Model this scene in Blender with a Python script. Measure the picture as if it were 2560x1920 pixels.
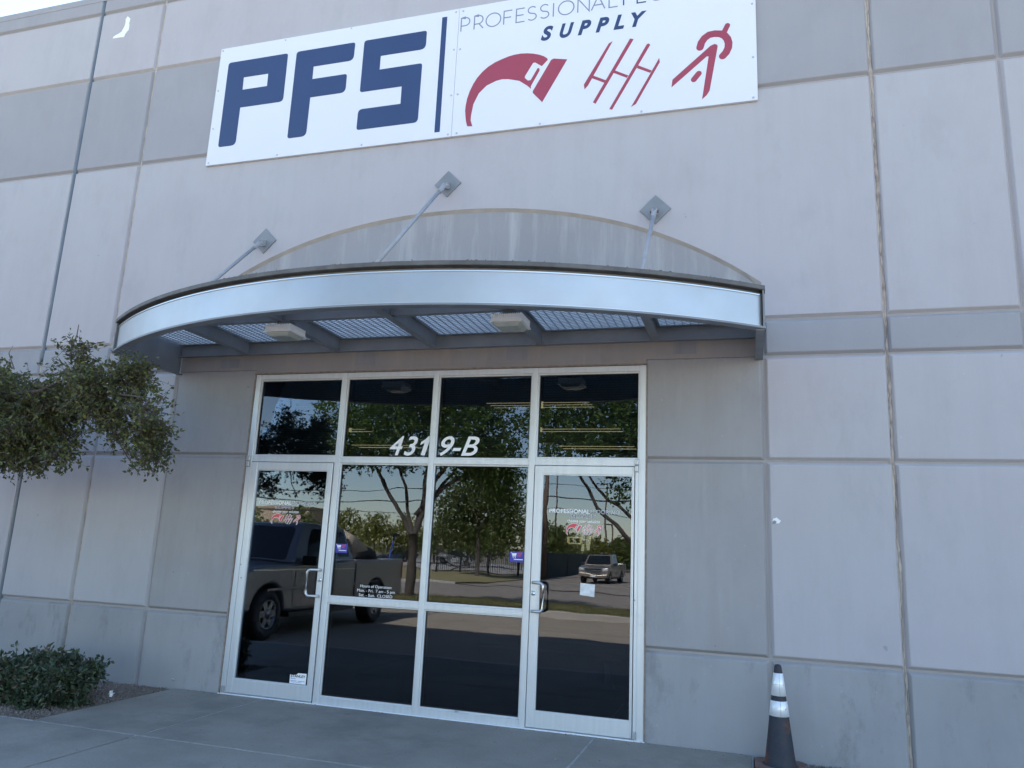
import bpy, bmesh, math, random
from mathutils import Vector, Matrix
import numpy as np
R = math.radians
scene = bpy.context.scene
for o in list(bpy.data.objects): bpy.data.objects.remove(o)
COL = scene.collection

# ------------------------------------------------------------------ camera
yaw, pit, rol = R(17.3024), R(12.0577), R(2.6240)
fw = Vector((-math.sin(yaw)*math.cos(pit), math.cos(yaw)*math.cos(pit), math.sin(pit)))
rt = Vector((math.cos(yaw), math.sin(yaw), 0)); up = rt.cross(fw)
r2 = math.cos(rol)*rt + math.sin(rol)*up; u2 = -math.sin(rol)*rt + math.cos(rol)*up
cd = bpy.data.cameras.new("camera"); cam = bpy.data.objects.new("camera", cd); COL.objects.link(cam)
M = Matrix((r2, u2, -fw)).transposed().to_4x4(); M.translation = Vector((0, -6.35, 1.397)); cam.matrix_world = M
cd.sensor_fit = 'HORIZONTAL'; cd.sensor_width = 36; cd.lens = 36*1925.79/2560
cd.clip_start = 0.05; cd.clip_end = 3000
scene.camera = cam

# ------------------------------------------------------------------ light
SUN = Vector((-0.22, 1.0, 1.0)).normalized()
w = bpy.data.worlds.new("World"); scene.world = w; w.use_nodes = True
nt = w.node_tree; nt.nodes.clear()
sky = nt.nodes.new('ShaderNodeTexSky'); sky.sky_type = 'NISHITA'; sky.sun_disc = False
sky.sun_elevation = math.asin(SUN.z); sky.sun_rotation = math.atan2(SUN.x, SUN.y)
sky.air_density = 1.0; sky.dust_density = 0.2; sky.ozone_density = 1.0
bg = nt.nodes.new('ShaderNodeBackground'); bg.inputs[1].default_value = 0.12
wo = nt.nodes.new('ShaderNodeOutputWorld')
nt.links.new(sky.outputs[0], bg.inputs[0]); nt.links.new(bg.outputs[0], wo.inputs[0])
sd = bpy.data.lights.new("sun", 'SUN'); sd.energy = 5.0; sd.angle = R(0.53); sd.color = (1.0, 0.93, 0.82)
so = bpy.data.objects.new("sun", sd); COL.objects.link(so)
so.rotation_euler = (-SUN).to_track_quat('-Z', 'Y').to_euler()
vs = scene.view_settings; vs.view_transform = 'Standard'; vs.look = 'None'; vs.gamma = 1.0; vs.exposure = 2.05
vs.use_curve_mapping = False

# ------------------------------------------------------------------ materials
def new_mat(name):
    m = bpy.data.materials.new(name); m.use_nodes = True
    n = m.node_tree.nodes; b = n['Principled BSDF']; return m, m.node_tree, b
def N(t, typ, **k):
    n = t.nodes.new(typ)
    for a, v in k.items(): setattr(n, a, v)
    return n
def coords(t, scale=(1,1,1), loc=(0,0,0)):
    g = N(t, 'ShaderNodeNewGeometry'); mp = N(t, 'ShaderNodeMapping')
    mp.inputs['Scale'].default_value = scale; mp.inputs['Location'].default_value = loc
    t.links.new(g.outputs['Position'], mp.inputs[0]); return mp.outputs[0]
def noise(t, vec, sc, det=4, rough=.55):
    n = N(t, 'ShaderNodeTexNoise'); n.inputs['Scale'].default_value = sc; n.inputs['Detail'].default_value = det
    n.inputs['Roughness'].default_value = rough; t.links.new(vec, n.inputs['Vector']); return n.outputs[0]
def ramp(t, fac, stops):
    r = N(t, 'ShaderNodeValToRGB'); t.links.new(fac, r.inputs[0]); e = r.color_ramp.elements
    while len(e) < len(stops): e.new(0.5)
    for i, (p, c) in enumerate(stops):
        e[i].position = p; e[i].color = (c[0], c[1], c[2], 1) if hasattr(c, '__len__') else (c, c, c, 1)
    return r.outputs[0]
def mix(t, fac, a, b, mode='MIX'):
    m = N(t, 'ShaderNodeMix', data_type='RGBA', blend_type=mode)
    def s(i, v):
        if hasattr(v, 'is_linked') or hasattr(v, 'links'): t.links.new(v, m.inputs[i])
        else: m.inputs[i].default_value = v if not hasattr(v, '__len__') else ((*v, 1) if len(v) == 3 else v)
    s(0, fac); s(6, a); s(7, b); return m.outputs[2]
def bump(t, b, h, strength=.3, dist=.01):
    n = N(t, 'ShaderNodeBump'); n.inputs['Strength'].default_value = strength; n.inputs['Distance'].default_value = dist
    t.links.new(h, n.inputs['Height']); t.links.new(n.outputs[0], b.inputs['Normal'])
def plain(name, col, rough=.5, metal=0., var=0., vscale=6., bmp=0., bscale=60.):
    m, t, b = new_mat(name)
    b.inputs['Roughness'].default_value = rough; b.inputs['Metallic'].default_value = metal
    v = coords(t)
    n = noise(t, v, vscale, 5)
    c = ramp(t, n, [(.3, [x*(1-var) for x in col]), (.7, [min(1, x*(1+var)) for x in col])])
    t.links.new(c, b.inputs['Base Color'])
    if bmp: bump(t, b, noise(t, v, bscale, 3), bmp, .004)
    return m
def concrete(name, col, streak=.06, streak_col=None, blot=.06, tint=None, seed=0., rough=.85, dirt=0., chips=.0):
    """painted concrete: broad blotches, vertical rain streaks, fine grain, pits"""
    m, t, b = new_mat(name)
    b.inputs['Roughness'].default_value = rough
    v = coords(t, loc=(seed, seed*.7, seed*.3)); vs_ = coords(t, scale=(1, 1, .10), loc=(seed, 0, seed))
    n1 = noise(t, v, .9, 5, .6)
    base = ramp(t, n1, [(.25, [x*(1-blot) for x in col]), (.75, [min(1, x*(1+blot)) for x in col])])
    if tint:
        base = mix(t, ramp(t, noise(t, v, .45, 3), [(.42, 0.), (.62, .6)]), base, tint)
    n2 = noise(t, vs_, 5.0, 6, .65)
    sc = streak_col or [x*.62 for x in col]
    f2 = ramp(t, n2, [(.50, 0.), (.74, streak*4)])
    base = mix(t, f2, base, sc)
    n2b = noise(t, vs_, 13.0, 5, .6)
    base = mix(t, ramp(t, n2b, [(.55, 0.), (.8, streak*3)]), base, [min(1, x*1.35) for x in col])
    if dirt:
        n5 = noise(t, coords(t, scale=(1, 1, .45), loc=(seed*3, 1, 2)), 3.1, 7, .75)
        base = mix(t, ramp(t, n5, [(.54, 0.), (.66, dirt)]), base, [x*.5 for x in col])
    n3 = noise(t, v, 55, 3, .7)
    base = mix(t, ramp(t, n3, [(.66, 0.), (.74, .32)]), base, [x*.55 for x in col])
    n3c = noise(t, coords(t, loc=(seed+3, 2, 5)), 9, 2, .5)
    base = mix(t, ramp(t, n3c, [(.755, 0.), (.775, .55)]), base, [x*.55 for x in col])
    n3d = noise(t, coords(t, scale=(1, 1, .6), loc=(seed+8, 1, 5)), 2.2, 8, .75)
    base = mix(t, ramp(t, n3d, [(.40, .16), (.5, 0.)]), base, [x*.78 for x in col])
    n3b = noise(t, v, 22, 2, .6)
    base = mix(t, ramp(t, n3b, [(.74, 0.), (.76, .35)]), base, [min(1, x*1.5) for x in col])
    t.links.new(base, b.inputs['Base Color'])
    h = noise(t, v, 190, 3, .7)
    bump(t, b, h, .35, .0025)
    return m
MT = {}
LIGHTC = (.418, .404, .432)
MT['panel_light'] = concrete('painted_concrete_lilac', LIGHTC, .035, blot=.06, tint=(.395, .40, .42), dirt=.11)
MT['panel_dark'] = concrete('painted_concrete_slate', (.305, .305, .328), .04, blot=.05, seed=7, streak_col=(.39, .39, .40))
MT['panel_base'] = concrete('painted_concrete_base', (.30, .305, .32), .05, blot=.10, seed=3, dirt=.5)
MT['portal'] = concrete('painted_concrete_portal', (.312, .308, .318), .10, streak_col=(.25, .23, .22), blot=.08, tint=(.34, .33, .33), seed=11, dirt=.14)
MT['portal_base'] = concrete('painted_concrete_portal_base', (.318, .320, .332), .05, blot=.09, seed=13, dirt=.45)
MT['portal_head'] = concrete('painted_concrete_header', (.285, .265, .26), .16, streak_col=(.36, .30, .25), blot=.08, seed=17, dirt=.2)
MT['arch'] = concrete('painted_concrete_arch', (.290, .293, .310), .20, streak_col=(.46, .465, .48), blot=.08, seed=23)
MT['groove'] = concrete('groove_concrete', (.33, .31, .31), .05, seed=5)
MT['caulk_tan'] = plain('tan_sealant', (.44, .39, .335), .8, var=.28, vscale=9, bmp=.6, bscale=40)
MT['caulk_dark'] = plain('slate_sealant', (.11, .14, .175), .5, var=.15, vscale=3, bmp=.4)
MT['steel_paint'] = plain('grey_painted_steel', (.20, .22, .245), .55, var=.12, vscale=5, bmp=.15)
MT['steel_dark'] = plain('bronze_flange_paint', (.105, .105, .105), .6, var=.3, vscale=9, bmp=.3)
MT['rod'] = plain('rod_paint', (.33, .34, .36), .5, var=.1, vscale=12)
MT['rust'] = plain('rust', (.16, .07, .035), .9, var=.5, vscale=40, bmp=.5)
MT['white_dirty'] = plain('white_lamp_housing', (.78, .78, .75), .45, var=.08, vscale=8)
MT['lens'] = plain('lamp_lens', (.42, .46, .44), .25, var=.12, vscale=12)
MT['sign_white'] = plain('sign_white', (.68, .70, .76), .35, var=.012, vscale=1.5)
MT['navy'] = plain('sign_navy', (.022, .047, .130), .4, var=.05, vscale=2)
MT['red'] = plain('sign_red', (.32, .045, .075), .4, var=.05, vscale=2)
MT['grey_letter'] = plain('sign_grey_letter', (.20, .235, .33), .4)
MT['screw'] = plain('screw', (.45, .47, .50), .35, .6)
MT['vinyl_white'] = plain('vinyl_white', (.85, .86, .88), .5)
MT['vinyl_red'] = plain('vinyl_red', (.62, .08, .09), .5)
MT['vinyl_navy'] = plain('vinyl_navy', (.04, .06, .16), .5)
MT['vinyl_blue'] = plain('vinyl_blue', (.05, .05, .36), .5)
MT['black'] = plain('black_rubber', (.018, .018, .02), .6, var=.2)
MT['plaster'] = plain('bare_white_plaster', (.80, .81, .82), .9, var=.1, vscale=30, bmp=.4)
MT['patch'] = concrete('roller_patch_and_chip_shadow', (.245, .245, .265), .15, seed=29)
def alu():
    m, t, b = new_mat('clear_anodised_aluminium')
    v = coords(t); vv = coords(t, scale=(1, 1, .04))
    c = ramp(t, noise(t, vv, 30, 3), [(.3, (.60, .63, .66)), (.7, (.67, .695, .72))])
    c = mix(t, ramp(t, noise(t, v, 5, 6, .7), [(.58, 0.), (.75, .3)]), c, (.42, .43, .44))
    t.links.new(c, b.inputs['Base Color']); b.inputs['Metallic'].default_value = .45; b.inputs['Roughness'].default_value = .42
    return m
MT['alu'] = alu()
MT['chrome'] = plain('brushed_pull_handle', (.62, .64, .66), .28, .95)
def fascia():
    m, t, b = new_mat('brushed_steel_fascia')
    vv = coords(t, scale=(.5, .5, 6)); v = coords(t)
    c = ramp(t, noise(t, v, 1.6, 5, .6), [(.3, (.37, .39, .415)), (.7, (.44, .46, .48))])
    c = mix(t, ramp(t, noise(t, v, 9, 3, .5), [(.70, 0.), (.76, .35)]), c, (.42, .44, .46))
    t.links.new(c, b.inputs['Base Color']); b.inputs['Metallic'].default_value = .92
    t.links.new(ramp(t, noise(t, v, 3, 4), [(.3, .38), (.7, .48)]), b.inputs['Roughness'])
    bump(t, b, noise(t, v, 1.1, 2), .5, .012); return m
MT['fascia'] = fascia()
def glass(name, refl, tint, wav=.0035, seed=0.):
    m = bpy.data.materials.new(name); m.use_nodes = True; t = m.node_tree; t.nodes.clear()
    v = coords(t, scale=(1, 1, 1.6), loc=(seed, 0, seed*1.7)); h = noise(t, v, 1.35, 2.0, .4)
    bp = N(t, 'ShaderNodeBump'); bp.inputs['Strength'].default_value = 1; bp.inputs['Distance'].default_value = wav
    t.links.new(h, bp.inputs['Height'])
    gl = N(t, 'ShaderNodeBsdfGlossy'); gl.inputs['Roughness'].default_value = 0.0; gl.inputs['Color'].default_value = (.82, .88, 1.0, 1)
    t.links.new(bp.outputs[0], gl.inputs['Normal'])
    tr = N(t, 'ShaderNodeBsdfTransparent'); tr.inputs['Color'].default_value = (*tint, 1)
    fr = N(t, 'ShaderNodeFresnel'); fr.inputs['IOR'].default_value = refl
    mx = N(t, 'ShaderNodeMixShader'); t.links.new(fr.outputs[0], mx.inputs[0]); t.links.new(tr.outputs[0], mx.inputs[1]); t.links.new(gl.outputs[0], mx.inputs[2])
    ou = N(t, 'ShaderNodeOutputMaterial'); t.links.new(mx.outputs[0], ou.inputs[0]); return m
MT['glass'] = glass('tinted_window_glass', 1.72, (.34, .40, .44), .0012)
def carglass():
    m, t, b = new_mat('car_glass'); b.inputs['Base Color'].default_value = (.012, .016, .02, 1); b.inputs['Roughness'].default_value = .05
    return m
MT['carglass'] = carglass()
def paint(name, col, metal=.4, rough=.3):
    m, t, b = new_mat(name); v = coords(t)
    c = ramp(t, noise(t, v, 2, 5), [(.3, [x*.9 for x in col]), (.7, [x*1.08 for x in col])])
    t.links.new(c, b.inputs['Base Color']); b.inputs['Metallic'].default_value = metal; b.inputs['Roughness'].default_value = rough
    b.inputs['Coat Weight'].default_value = .6; b.inputs['Coat Roughness'].default_value = .08; return m
def emit(name, col, s):
    m = bpy.data.materials.new(name); m.use_nodes = True; t = m.node_tree; t.nodes.clear()
    e = N(t, 'ShaderNodeEmission'); e.inputs[0].default_value = (*col, 1); e.inputs[1].default_value = s
    o = N(t, 'ShaderNodeOutputMaterial'); t.links.new(e.outputs[0], o.inputs[0]); return m
MT['tube_light'] = emit('fluorescent_diffuser', (1.0, .66, .30), .55)
def leafmat(name, cols, tr=.25, rough=.5):
    m, t, b = new_mat(name); g = N(t, 'ShaderNodeNewGeometry')
    n = len(cols); c = ramp(t, g.outputs['Random Per Island'], [(i/max(1, n-1), cols[i]) for i in range(n)])
    v = coords(t); c = mix(t, ramp(t, noise(t, v, 2.5, 3), [(.35, 0.), (.65, .5)]), c, [x*.62 for x in cols[0]])
    t.links.new(c, b.inputs['Base Color']); b.inputs['Roughness'].default_value = rough
    td = N(t, 'ShaderNodeBsdfTranslucent'); t.links.new(c, td.inputs[0])
    mx = N(t, 'ShaderNodeMixShader'); mx.inputs[0].default_value = tr
    o = t.nodes['Material Output']; t.links.new(b.outputs[0], mx.inputs[1]); t.links.new(td.outputs[0], mx.inputs[2]); t.links.new(mx.outputs[0], o.inputs[0])
    return m
MT['leaf_thorn'] = leafmat('small_dull_leaves', [(.068, .088, .032), (.095, .128, .036), (.115, .10, .055), (.06, .085, .036), (.19, .21, .05), (.095, .078, .058)])
MT['leaf_shrub'] = leafmat('glossy_shrub_leaves', [(.042, .072, .040), (.06, .098, .050), (.036, .06, .038), (.078, .115, .055), (.12, .075, .06)], .15, .35)
MT['leaf_tree'] = leafmat('broad_tree_leaves', [(.10, .17, .03), (.13, .20, .035), (.08, .13, .025), (.16, .23, .04)], .4)
MT['leaf_far'] = leafmat('far_tree_leaves', [(.12, .155, .035), (.15, .185, .04), (.09, .12, .03)], .3)
MT['leaf_far2'] = leafmat('far_tree_leaves_yellow', [(.22, .23, .04), (.26, .26, .05), (.16, .18, .035)], .3)
MT['bark'] = plain('grey_bark', (.085, .07, .058), .9, var=.35, vscale=9, bmp=.8, bscale=25)
MT['twig'] = plain('twig_bark', (.13, .10, .09), .9, var=.3, vscale=20)
MT['wood_pole'] = plain('weathered_wood_pole', (.16, .11, .08), .9, var=.3, vscale=5, bmp=.4)
MT['iron'] = plain('black_iron', (.02, .02, .022), .5)
MT['screen'] = plain('dark_fence_screen', (.022, .045, .045), .8, var=.2, vscale=1.5)

def ground_mat(name, a, b_, sc1, grit, gritcol, gl=.0, bd=.006, dark=None):
    m, t, b = new_mat(name); b.inputs['Roughness'].default_value = .92
    v = coords(t)
    c = ramp(t, noise(t, v, sc1, 6, .65), [(.3, a), (.7, b_)])
    c = mix(t, ramp(t, noise(t, v, grit, 3, .7), [(.52, 0.), (.66, gl)]), c, gritcol)
    if dark: c = mix(t, ramp(t, noise(t, v, .8, 6, .7), [(.48, 0.), (.66, .7)]), c, dark)
    t.links.new(c, b.inputs['Base Color']); bump(t, b, noise(t, v, grit, 4, .7), .8, bd); return m
MT['earth'] = ground_mat('dry_earth', (.22, .19, .13), (.30, .26, .19), .3, 8, (.16, .15, .08), .5)
MT['asphalt'] = ground_mat('worn_asphalt', (.34, .275, .205), (.43, .35, .27), .5, 26, (.68, .56, .43), .6, .008)
MT['street'] = ground_mat('street_asphalt', (.30, .245, .19), (.38, .315, .25), .4, 30, (.30, .28, .26), .4)
MT['grass'] = ground_mat('dry_grass_base', (.27, .22, .09), (.38, .31, .15), 1.2, 22, (.15, .16, .05), .6)
MT['kerb'] = ground_mat('kerb_concrete', (.42, .38, .33), (.52, .47, .42), 2, 40, (.28, .26, .24), .3)
MT['walk'] = ground_mat('sidewalk_concrete', (.245, .228, .195), (.335, .312, .27), 1.3, 60, (.19, .18, .16), .5, .003, dark=(.15, .148, .135))
def gum():
    m = MT['walk']; t = m.node_tree; b = t.nodes['Principled BSDF']; src = b.inputs['Base Color'].links[0].from_socket
    n = noise(t, coords(t, loc=(4, 7, 0)), 7.5, 1.0, .4); c = mix(t, ramp(t, n, [(.80, 0.), (.81, .7)]), src, (.07, .07, .07))
    n = noise(t, coords(t, scale=(1, 2.2, 1), loc=(14, 3, 0)), 1.7, 9, .8); c = mix(t, ramp(t, n, [(.60, 0.), (.68, .5)]), c, (.40, .385, .35)); t.links.new(c, b.inputs['Base Color'])
gum()
MT['gravel'] = ground_mat('gravel_bed_base', (.15, .12, .10), (.21, .17, .145), 6, 45, (.28, .24, .21), .6, .02)
MT['joint'] = plain('joint_dust', (.36, .36, .35), .9, var=.35, vscale=7)

# ------------------------------------------------------------------ mesh helpers
ORG = {}
def tag(o, label=None, cat=None, group=None, kind=None):
    if label: o['label'] = label
    if cat: o['category'] = cat
    if group: o['group'] = group
    if kind: o['kind'] = kind
    return o
def empty(name, loc, label, cat, group=None, rz=0):
    o = bpy.data.objects.new(name, None); COL.objects.link(o); o.empty_display_size = .2
    o.location = loc; o.rotation_euler = (0, 0, rz); ORG[o] = Vector(loc); return tag(o, label, cat, group)
class MB:
    def __init__(s): s.v = []; s.f = []; s.m = []; s.sm = []
    def add(s, vs_, fs, m=0, smooth=False):
        k = len(s.v); s.v += [tuple(p) for p in vs_]
        for f in fs: s.f.append([i+k for i in f]); s.m.append(m); s.sm.append(smooth)
        return s
    def box(s, x0, x1, y0, y1, z0, z1, m=0):
        return s.add([(x0,y0,z0),(x1,y0,z0),(x1,y1,z0),(x0,y1,z0),(x0,y0,z1),(x1,y0,z1),(x1,y1,z1),(x0,y1,z1)],
                     [(0,3,2,1),(4,5,6,7),(0,1,5,4),(1,2,6,5),(2,3,7,6),(3,0,4,7)], m)
    def prism(s, poly, lo, hi, ax=1, m=0, cap0=True, cap1=True, smooth=False):
        """extrude a 2D polygon along axis ax; poly coords are the other two axes in order"""
        def P(a, b, h):
            return (h, a, b) if ax == 0 else ((a, h, b) if ax == 1 else (a, b, h))
        n = len(poly); vs_ = [P(a, b, lo) for a, b in poly] + [P(a, b, hi) for a, b in poly]
        fs = [(i, (i+1) % n, n+(i+1) % n, n+i) for i in range(n)]
        s.add(vs_, fs, m, smooth)
        k = len(s.v)-2*n
        if cap0: s.f.append([k+i for i in range(n)][::-1]); s.m.append(m); s.sm.append(False)
        if cap1: s.f.append([k+n+i for i in range(n)]); s.m.append(m); s.sm.append(False)
        return s
    def tube(s, pts, r, n=8, m=0, smooth=True, caps=True):
        pts = [Vector(p) for p in pts]; rr = r if hasattr(r, '__len__') else [r]*len(pts)
        k0 = len(s.v); ref = None
        for i, p in enumerate(pts):
            d = (pts[min(i+1, len(pts)-1)]-pts[max(i-1, 0)]).normalized()
            if ref is None:
                ref = Vector((0, 0, 1)) if abs(d.z) < .9 else Vector((1, 0, 0))
            a = d.cross(ref).normalized(); b = d.cross(a).normalized(); ref = b.cross(d) if False else ref
            for j in range(n):
                t_ = 2*math.pi*j/n; s.v.append(tuple(p+(a*math.cos(t_)+b*math.sin(t_))*rr[i]))
        for i in range(len(pts)-1):
            for j in range(n):
                a0 = k0+i*n+j; a1 = k0+i*n+(j+1) % n; s.f.append([a0, a1, a1+n, a0+n]); s.m.append(m); s.sm.append(smooth)
        if caps:
            s.f.append([k0+j for j in range(n)]); s.f.append([k0+(len(pts)-1)*n+j for j in range(n)][::-1]); s.m += [m, m]; s.sm += [False, False]
        return s
    def lathe(s, prof, c=(0,0,0), ax=2, n=24, m=0):
        k0 = len(s.v)
        for r_, h in prof:
            for j in range(n):
                t_ = 2*math.pi*j/n; a, b = r_*math.cos(t_), r_*math.sin(t_)
                p = (a, b, h) if ax == 2 else ((h, a, b) if ax == 0 else (a, h, b))
                s.v.append((p[0]+c[0], p[1]+c[1], p[2]+c[2]))
        for i in range(len(prof)-1):
            for j in range(n):
                a0 = k0+i*n+j; a1 = k0+i*n+(j+1) % n; s.f.append([a0, a1, a1+n, a0+n]); s.m.append(m); s.sm.append(True)
        return s
    def build(s, name, mats, parent=None, bevel=0, seg=2, angle=35, recalc=True, auto=False):
        org = ORG.get(parent, Vector((0,0,0))) if parent else Vector((0,0,0))
        me = bpy.data.meshes.new(name)
        me.from_pydata([(p[0]-org.x, p[1]-org.y, p[2]-org.z) for p in s.v], [], s.f)
        if not isinstance(mats, (list, tuple)): mats = [mats]
        for mm in mats: me.materials.append(mm)
        me.polygons.foreach_set('material_index', s.m); me.polygons.foreach_set('use_smooth', s.sm)
        if recalc:
            bm = bmesh.new(); bm.from_mesh(me); bmesh.ops.recalc_face_normals(bm, faces=bm.faces); bm.to_mesh(me); bm.free()
        o = bpy.data.objects.new(name, me); COL.objects.link(o)
        if parent: o.parent = parent; ORG[o] = org
        else: ORG[o] = Vector((0,0,0))
        if bevel:
            b = o.modifiers.new('bevel', 'BEVEL'); b.width = bevel; b.segments = seg; b.limit_method = 'ANGLE'; b.angle_limit = R(angle)
        return o
def children(o): return [c for c in bpy.data.objects if c.parent == o]
def copy_tree(o, parent=None):
    c = o.copy(); COL.objects.link(c); ORG[c] = ORG.get(o, Vector((0,0,0)))
    if parent: c.parent = parent
    for ch in children(o): copy_tree(ch, c)
    return c
rnd = random.Random(4)

# ================================================================== GROUND
def sheet(name, prof, x0, x1, mat, nx=1, label=None):
    """profile list of (y,z) swept in x"""
    mb = MB(); n = len(prof)
    for i in range(nx+1):
        x = x0+(x1-x0)*i/nx
        for y, z in prof: mb.v.append((x, y, z))
    for i in range(nx):
        for j in range(n-1):
            mb.f.append([i*n+j, (i+1)*n+j, (i+1)*n+j+1, i*n+j+1]); mb.m.append(0); mb.sm.append(False)
    o = mb.build(name, mat); o['kind'] = 'structure'
    if label: o['label'] = label
    return o
# one terrain sheet to the horizon
sheet('ground', [(1500, -.30), (0, -.30), (-11, -.32), (-14, -.45), (-31, -.62), (-60, -.62), (-1500, -.62)], -1500, 1500, MT['earth'])
sheet('parking_lot', [(-3.3, -.15), (-11.9, -.15)], -60, 60, MT['asphalt'])
sheet('street', [(-14.1, -.31), (-22, -.36), (-31, -.50)], -300, 300, MT['street'])
sheet('grass_strip', [(-12.06, -.012), (-12.6, .03), (-13.4, .03), (-13.95, -.012)], -60, 60, MT['grass'])
sheet('far_verge', [(-31.15, -.40), (-36, -.47), (-52, -.50)], -300, -14.2, MT['grass'])
sheet('driveway', [(-31.15, -.47), (-36, -.53), (-190, -.53)], -14.2, -1, MT['street'])
sheet('far_verge', [(-31.15, -.40), (-36, -.47), (-52, -.50)], -.9, 300, MT['grass'])
sheet('far_parking_lot', [(-56, -.55), (-86, -.55)], -300, -14.3, MT['kerb'])
def kerb(name, x0, x1, y0, y1, z0, z1):
    o = MB().box(x0, x1, y0, y1, z0, z1).build(name, MT['kerb'], bevel=.02); o['kind'] = 'structure'
kerb('kerb', -60, 60, -12.06, -11.9, -.4, 0); kerb('kerb', -60, 60, -14.1, -13.95, -.5, 0)
kerb('kerb', -300, -14.2, -31.15, -31.0, -.8, -.36); kerb('kerb', -.9, 300, -31.15, -31.0, -.8, -.36)
# sidewalk slabs with real gaps
mb = MB()
xs = [-20, -12, -8, -4.14, -1.175, 0.0, 3, 6, 9, 20]; g_ = .008
ylo = -3.15
for i in range(len(xs)-1):
    a, b_ = xs[i]+g_, xs[i+1]-g_
    if b_ > -4.2 and a < -.1:
        mb.box(a if a > -4.2 else max(a, -5.10), b_, -1.53+g_, -.004, -.2, 0)
    elif a < -4.15 and b_ > -5:
        mb.prism([(-5.05, -1.53+g_), (b_, -1.53+g_), (b_, -.004), (-5.12, -.004)], -.2, 0, ax=2)
    mb.box(a, b_, ylo, -1.53-g_, -.2, 0)
mb.f = [f for f in mb.f]
o = mb.build('sidewalk', MT['walk'], bevel=.006); o['kind'] = 'structure'
o = MB().box(-20, 20, -3.3, ylo-.004, -.4, 0).build('kerb', MT['kerb'], bevel=.025); o['kind'] = 'structure'
o = MB().box(-5.0, 0.0, -1.55, -.02, -.25, -.004).box(-20, 20, -1.6, -1.5, -.25, -.0045).build('slab_joint_filler', MT['joint']); o['kind'] = 'structure'
# little weeds/dirt in the joints, gravel beds
def pebbles(name, x0, x1, y0, y1, z, n, size, mat, seed, label, cat, shape=None):
    r_ = random.Random(seed); mb = MB()
    for _ in range(n):
        x = r_.uniform(x0, x1); y = r_.uniform(y0, y1)
        if shape and not shape(x, y): continue
        s = size*r_.uniform(.5, 1.4); a = r_.uniform(0, 6.28); hh = s*r_.uniform(.35, .7)
        pts = []
        for k in range(5):
            t_ = a+k*6.283/5; q = s*r_.uniform(.7, 1.1)*.5; pts.append((x+math.cos(t_)*q, y+math.sin(t_)*q))
        kk = len(mb.v); mb.v += [(px, py, z-.003) for px, py in pts]+[(x+(px-x)*.6, y+(py-y)*.6, z+hh) for px, py in pts]
        for k in range(5): mb.f.append([kk+k, kk+(k+1) % 5, kk+5+(k+1) % 5, kk+5+k]); mb.m.append(0); mb.sm.append(False)
        mb.f.append([kk+5+k for k in range(5)]); mb.m.append(0); mb.sm.append(False)
    o = mb.build(name, mat, recalc=False); tag(o, label, cat, kind='stuff'); return o
MT['pebble'] = leafmat('pebble_colours', [(.20, .16, .13), (.26, .21, .17), (.13, .11, .10), (.34, .30, .26), (.22, .15, .12)], 0., .9)
def bedmesh(name, x0, x1, y0, y1, amp, seed, shape=None):
    mb = MB(); nx = int((x1-x0)/.1); ny = int((y1-y0)/.1); r_ = random.Random(seed)
    for i in range(nx+1):
        for j in range(ny+1):
            mb.v.append((x0+(x1-x0)*i/nx, y0+(y1-y0)*j/ny, -.028+amp*(.5+.5*math.sin(i*.7+seed)*math.cos(j*.9))+r_.uniform(-.004, .004)))
    for i in range(nx):
        for j in range(ny):
            mb.f.append([i*(ny+1)+j, (i+1)*(ny+1)+j, (i+1)*(ny+1)+j+1, i*(ny+1)+j+1]); mb.m.append(0); mb.sm.append(True)
    o = mb.build(name, MT['gravel']); o['kind'] = 'structure'; return o
bedmesh('gravel_bed', -20, -5.14, -1.52, -.002, .014, 1)
bedmesh('gravel_bed', .01, 20, -1.52, -.002, .01, 2)
pebbles('gravel', -7.6, -5.06, -1.53, -.01, -.016, 16000, .017, MT['pebble'], 3, 'brown gravel covering the planting bed beside the left walkway', 'gravel', lambda x, y: x < -5.12+.045*(-y))
pebbles('gravel', .02, 2.6, -1.5, -.01, -.02, 6000, .017, MT['pebble'], 5, 'brown gravel at the wall foot around the traffic cone', 'gravel')

mb = MB(); r_ = random.Random(6)
for _ in range(420):
    if r_.random() < .6: x, y = r_.uniform(-5.0, -.05), -abs(r_.gauss(0, .05))-.02
    else: x, y = r_.uniform(-5.0, 0), r_.uniform(-3.0, -.05)
    s_ = r_.uniform(.003, .010); a = r_.uniform(0, 3); mb.add([(x+math.cos(a+k*2.1)*s_, y+math.sin(a+k*2.1)*s_*.7, .0006) for k in range(3)]+[(x, y, s_*.6)], [(0,1,3),(1,2,3),(2,0,3)])
o = mb.build('grit', MT['pebble'], recalc=False); tag(o, 'scattered grit and dry leaf crumbs along the door sill and walkway', 'grit', kind='stuff')
# ================================================================== BUILDING
bld = empty('warehouse_building', (-2.7, 0, 0), 'pale lilac concrete panel building with slate bands and glazed shop entrance', 'building')
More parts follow.
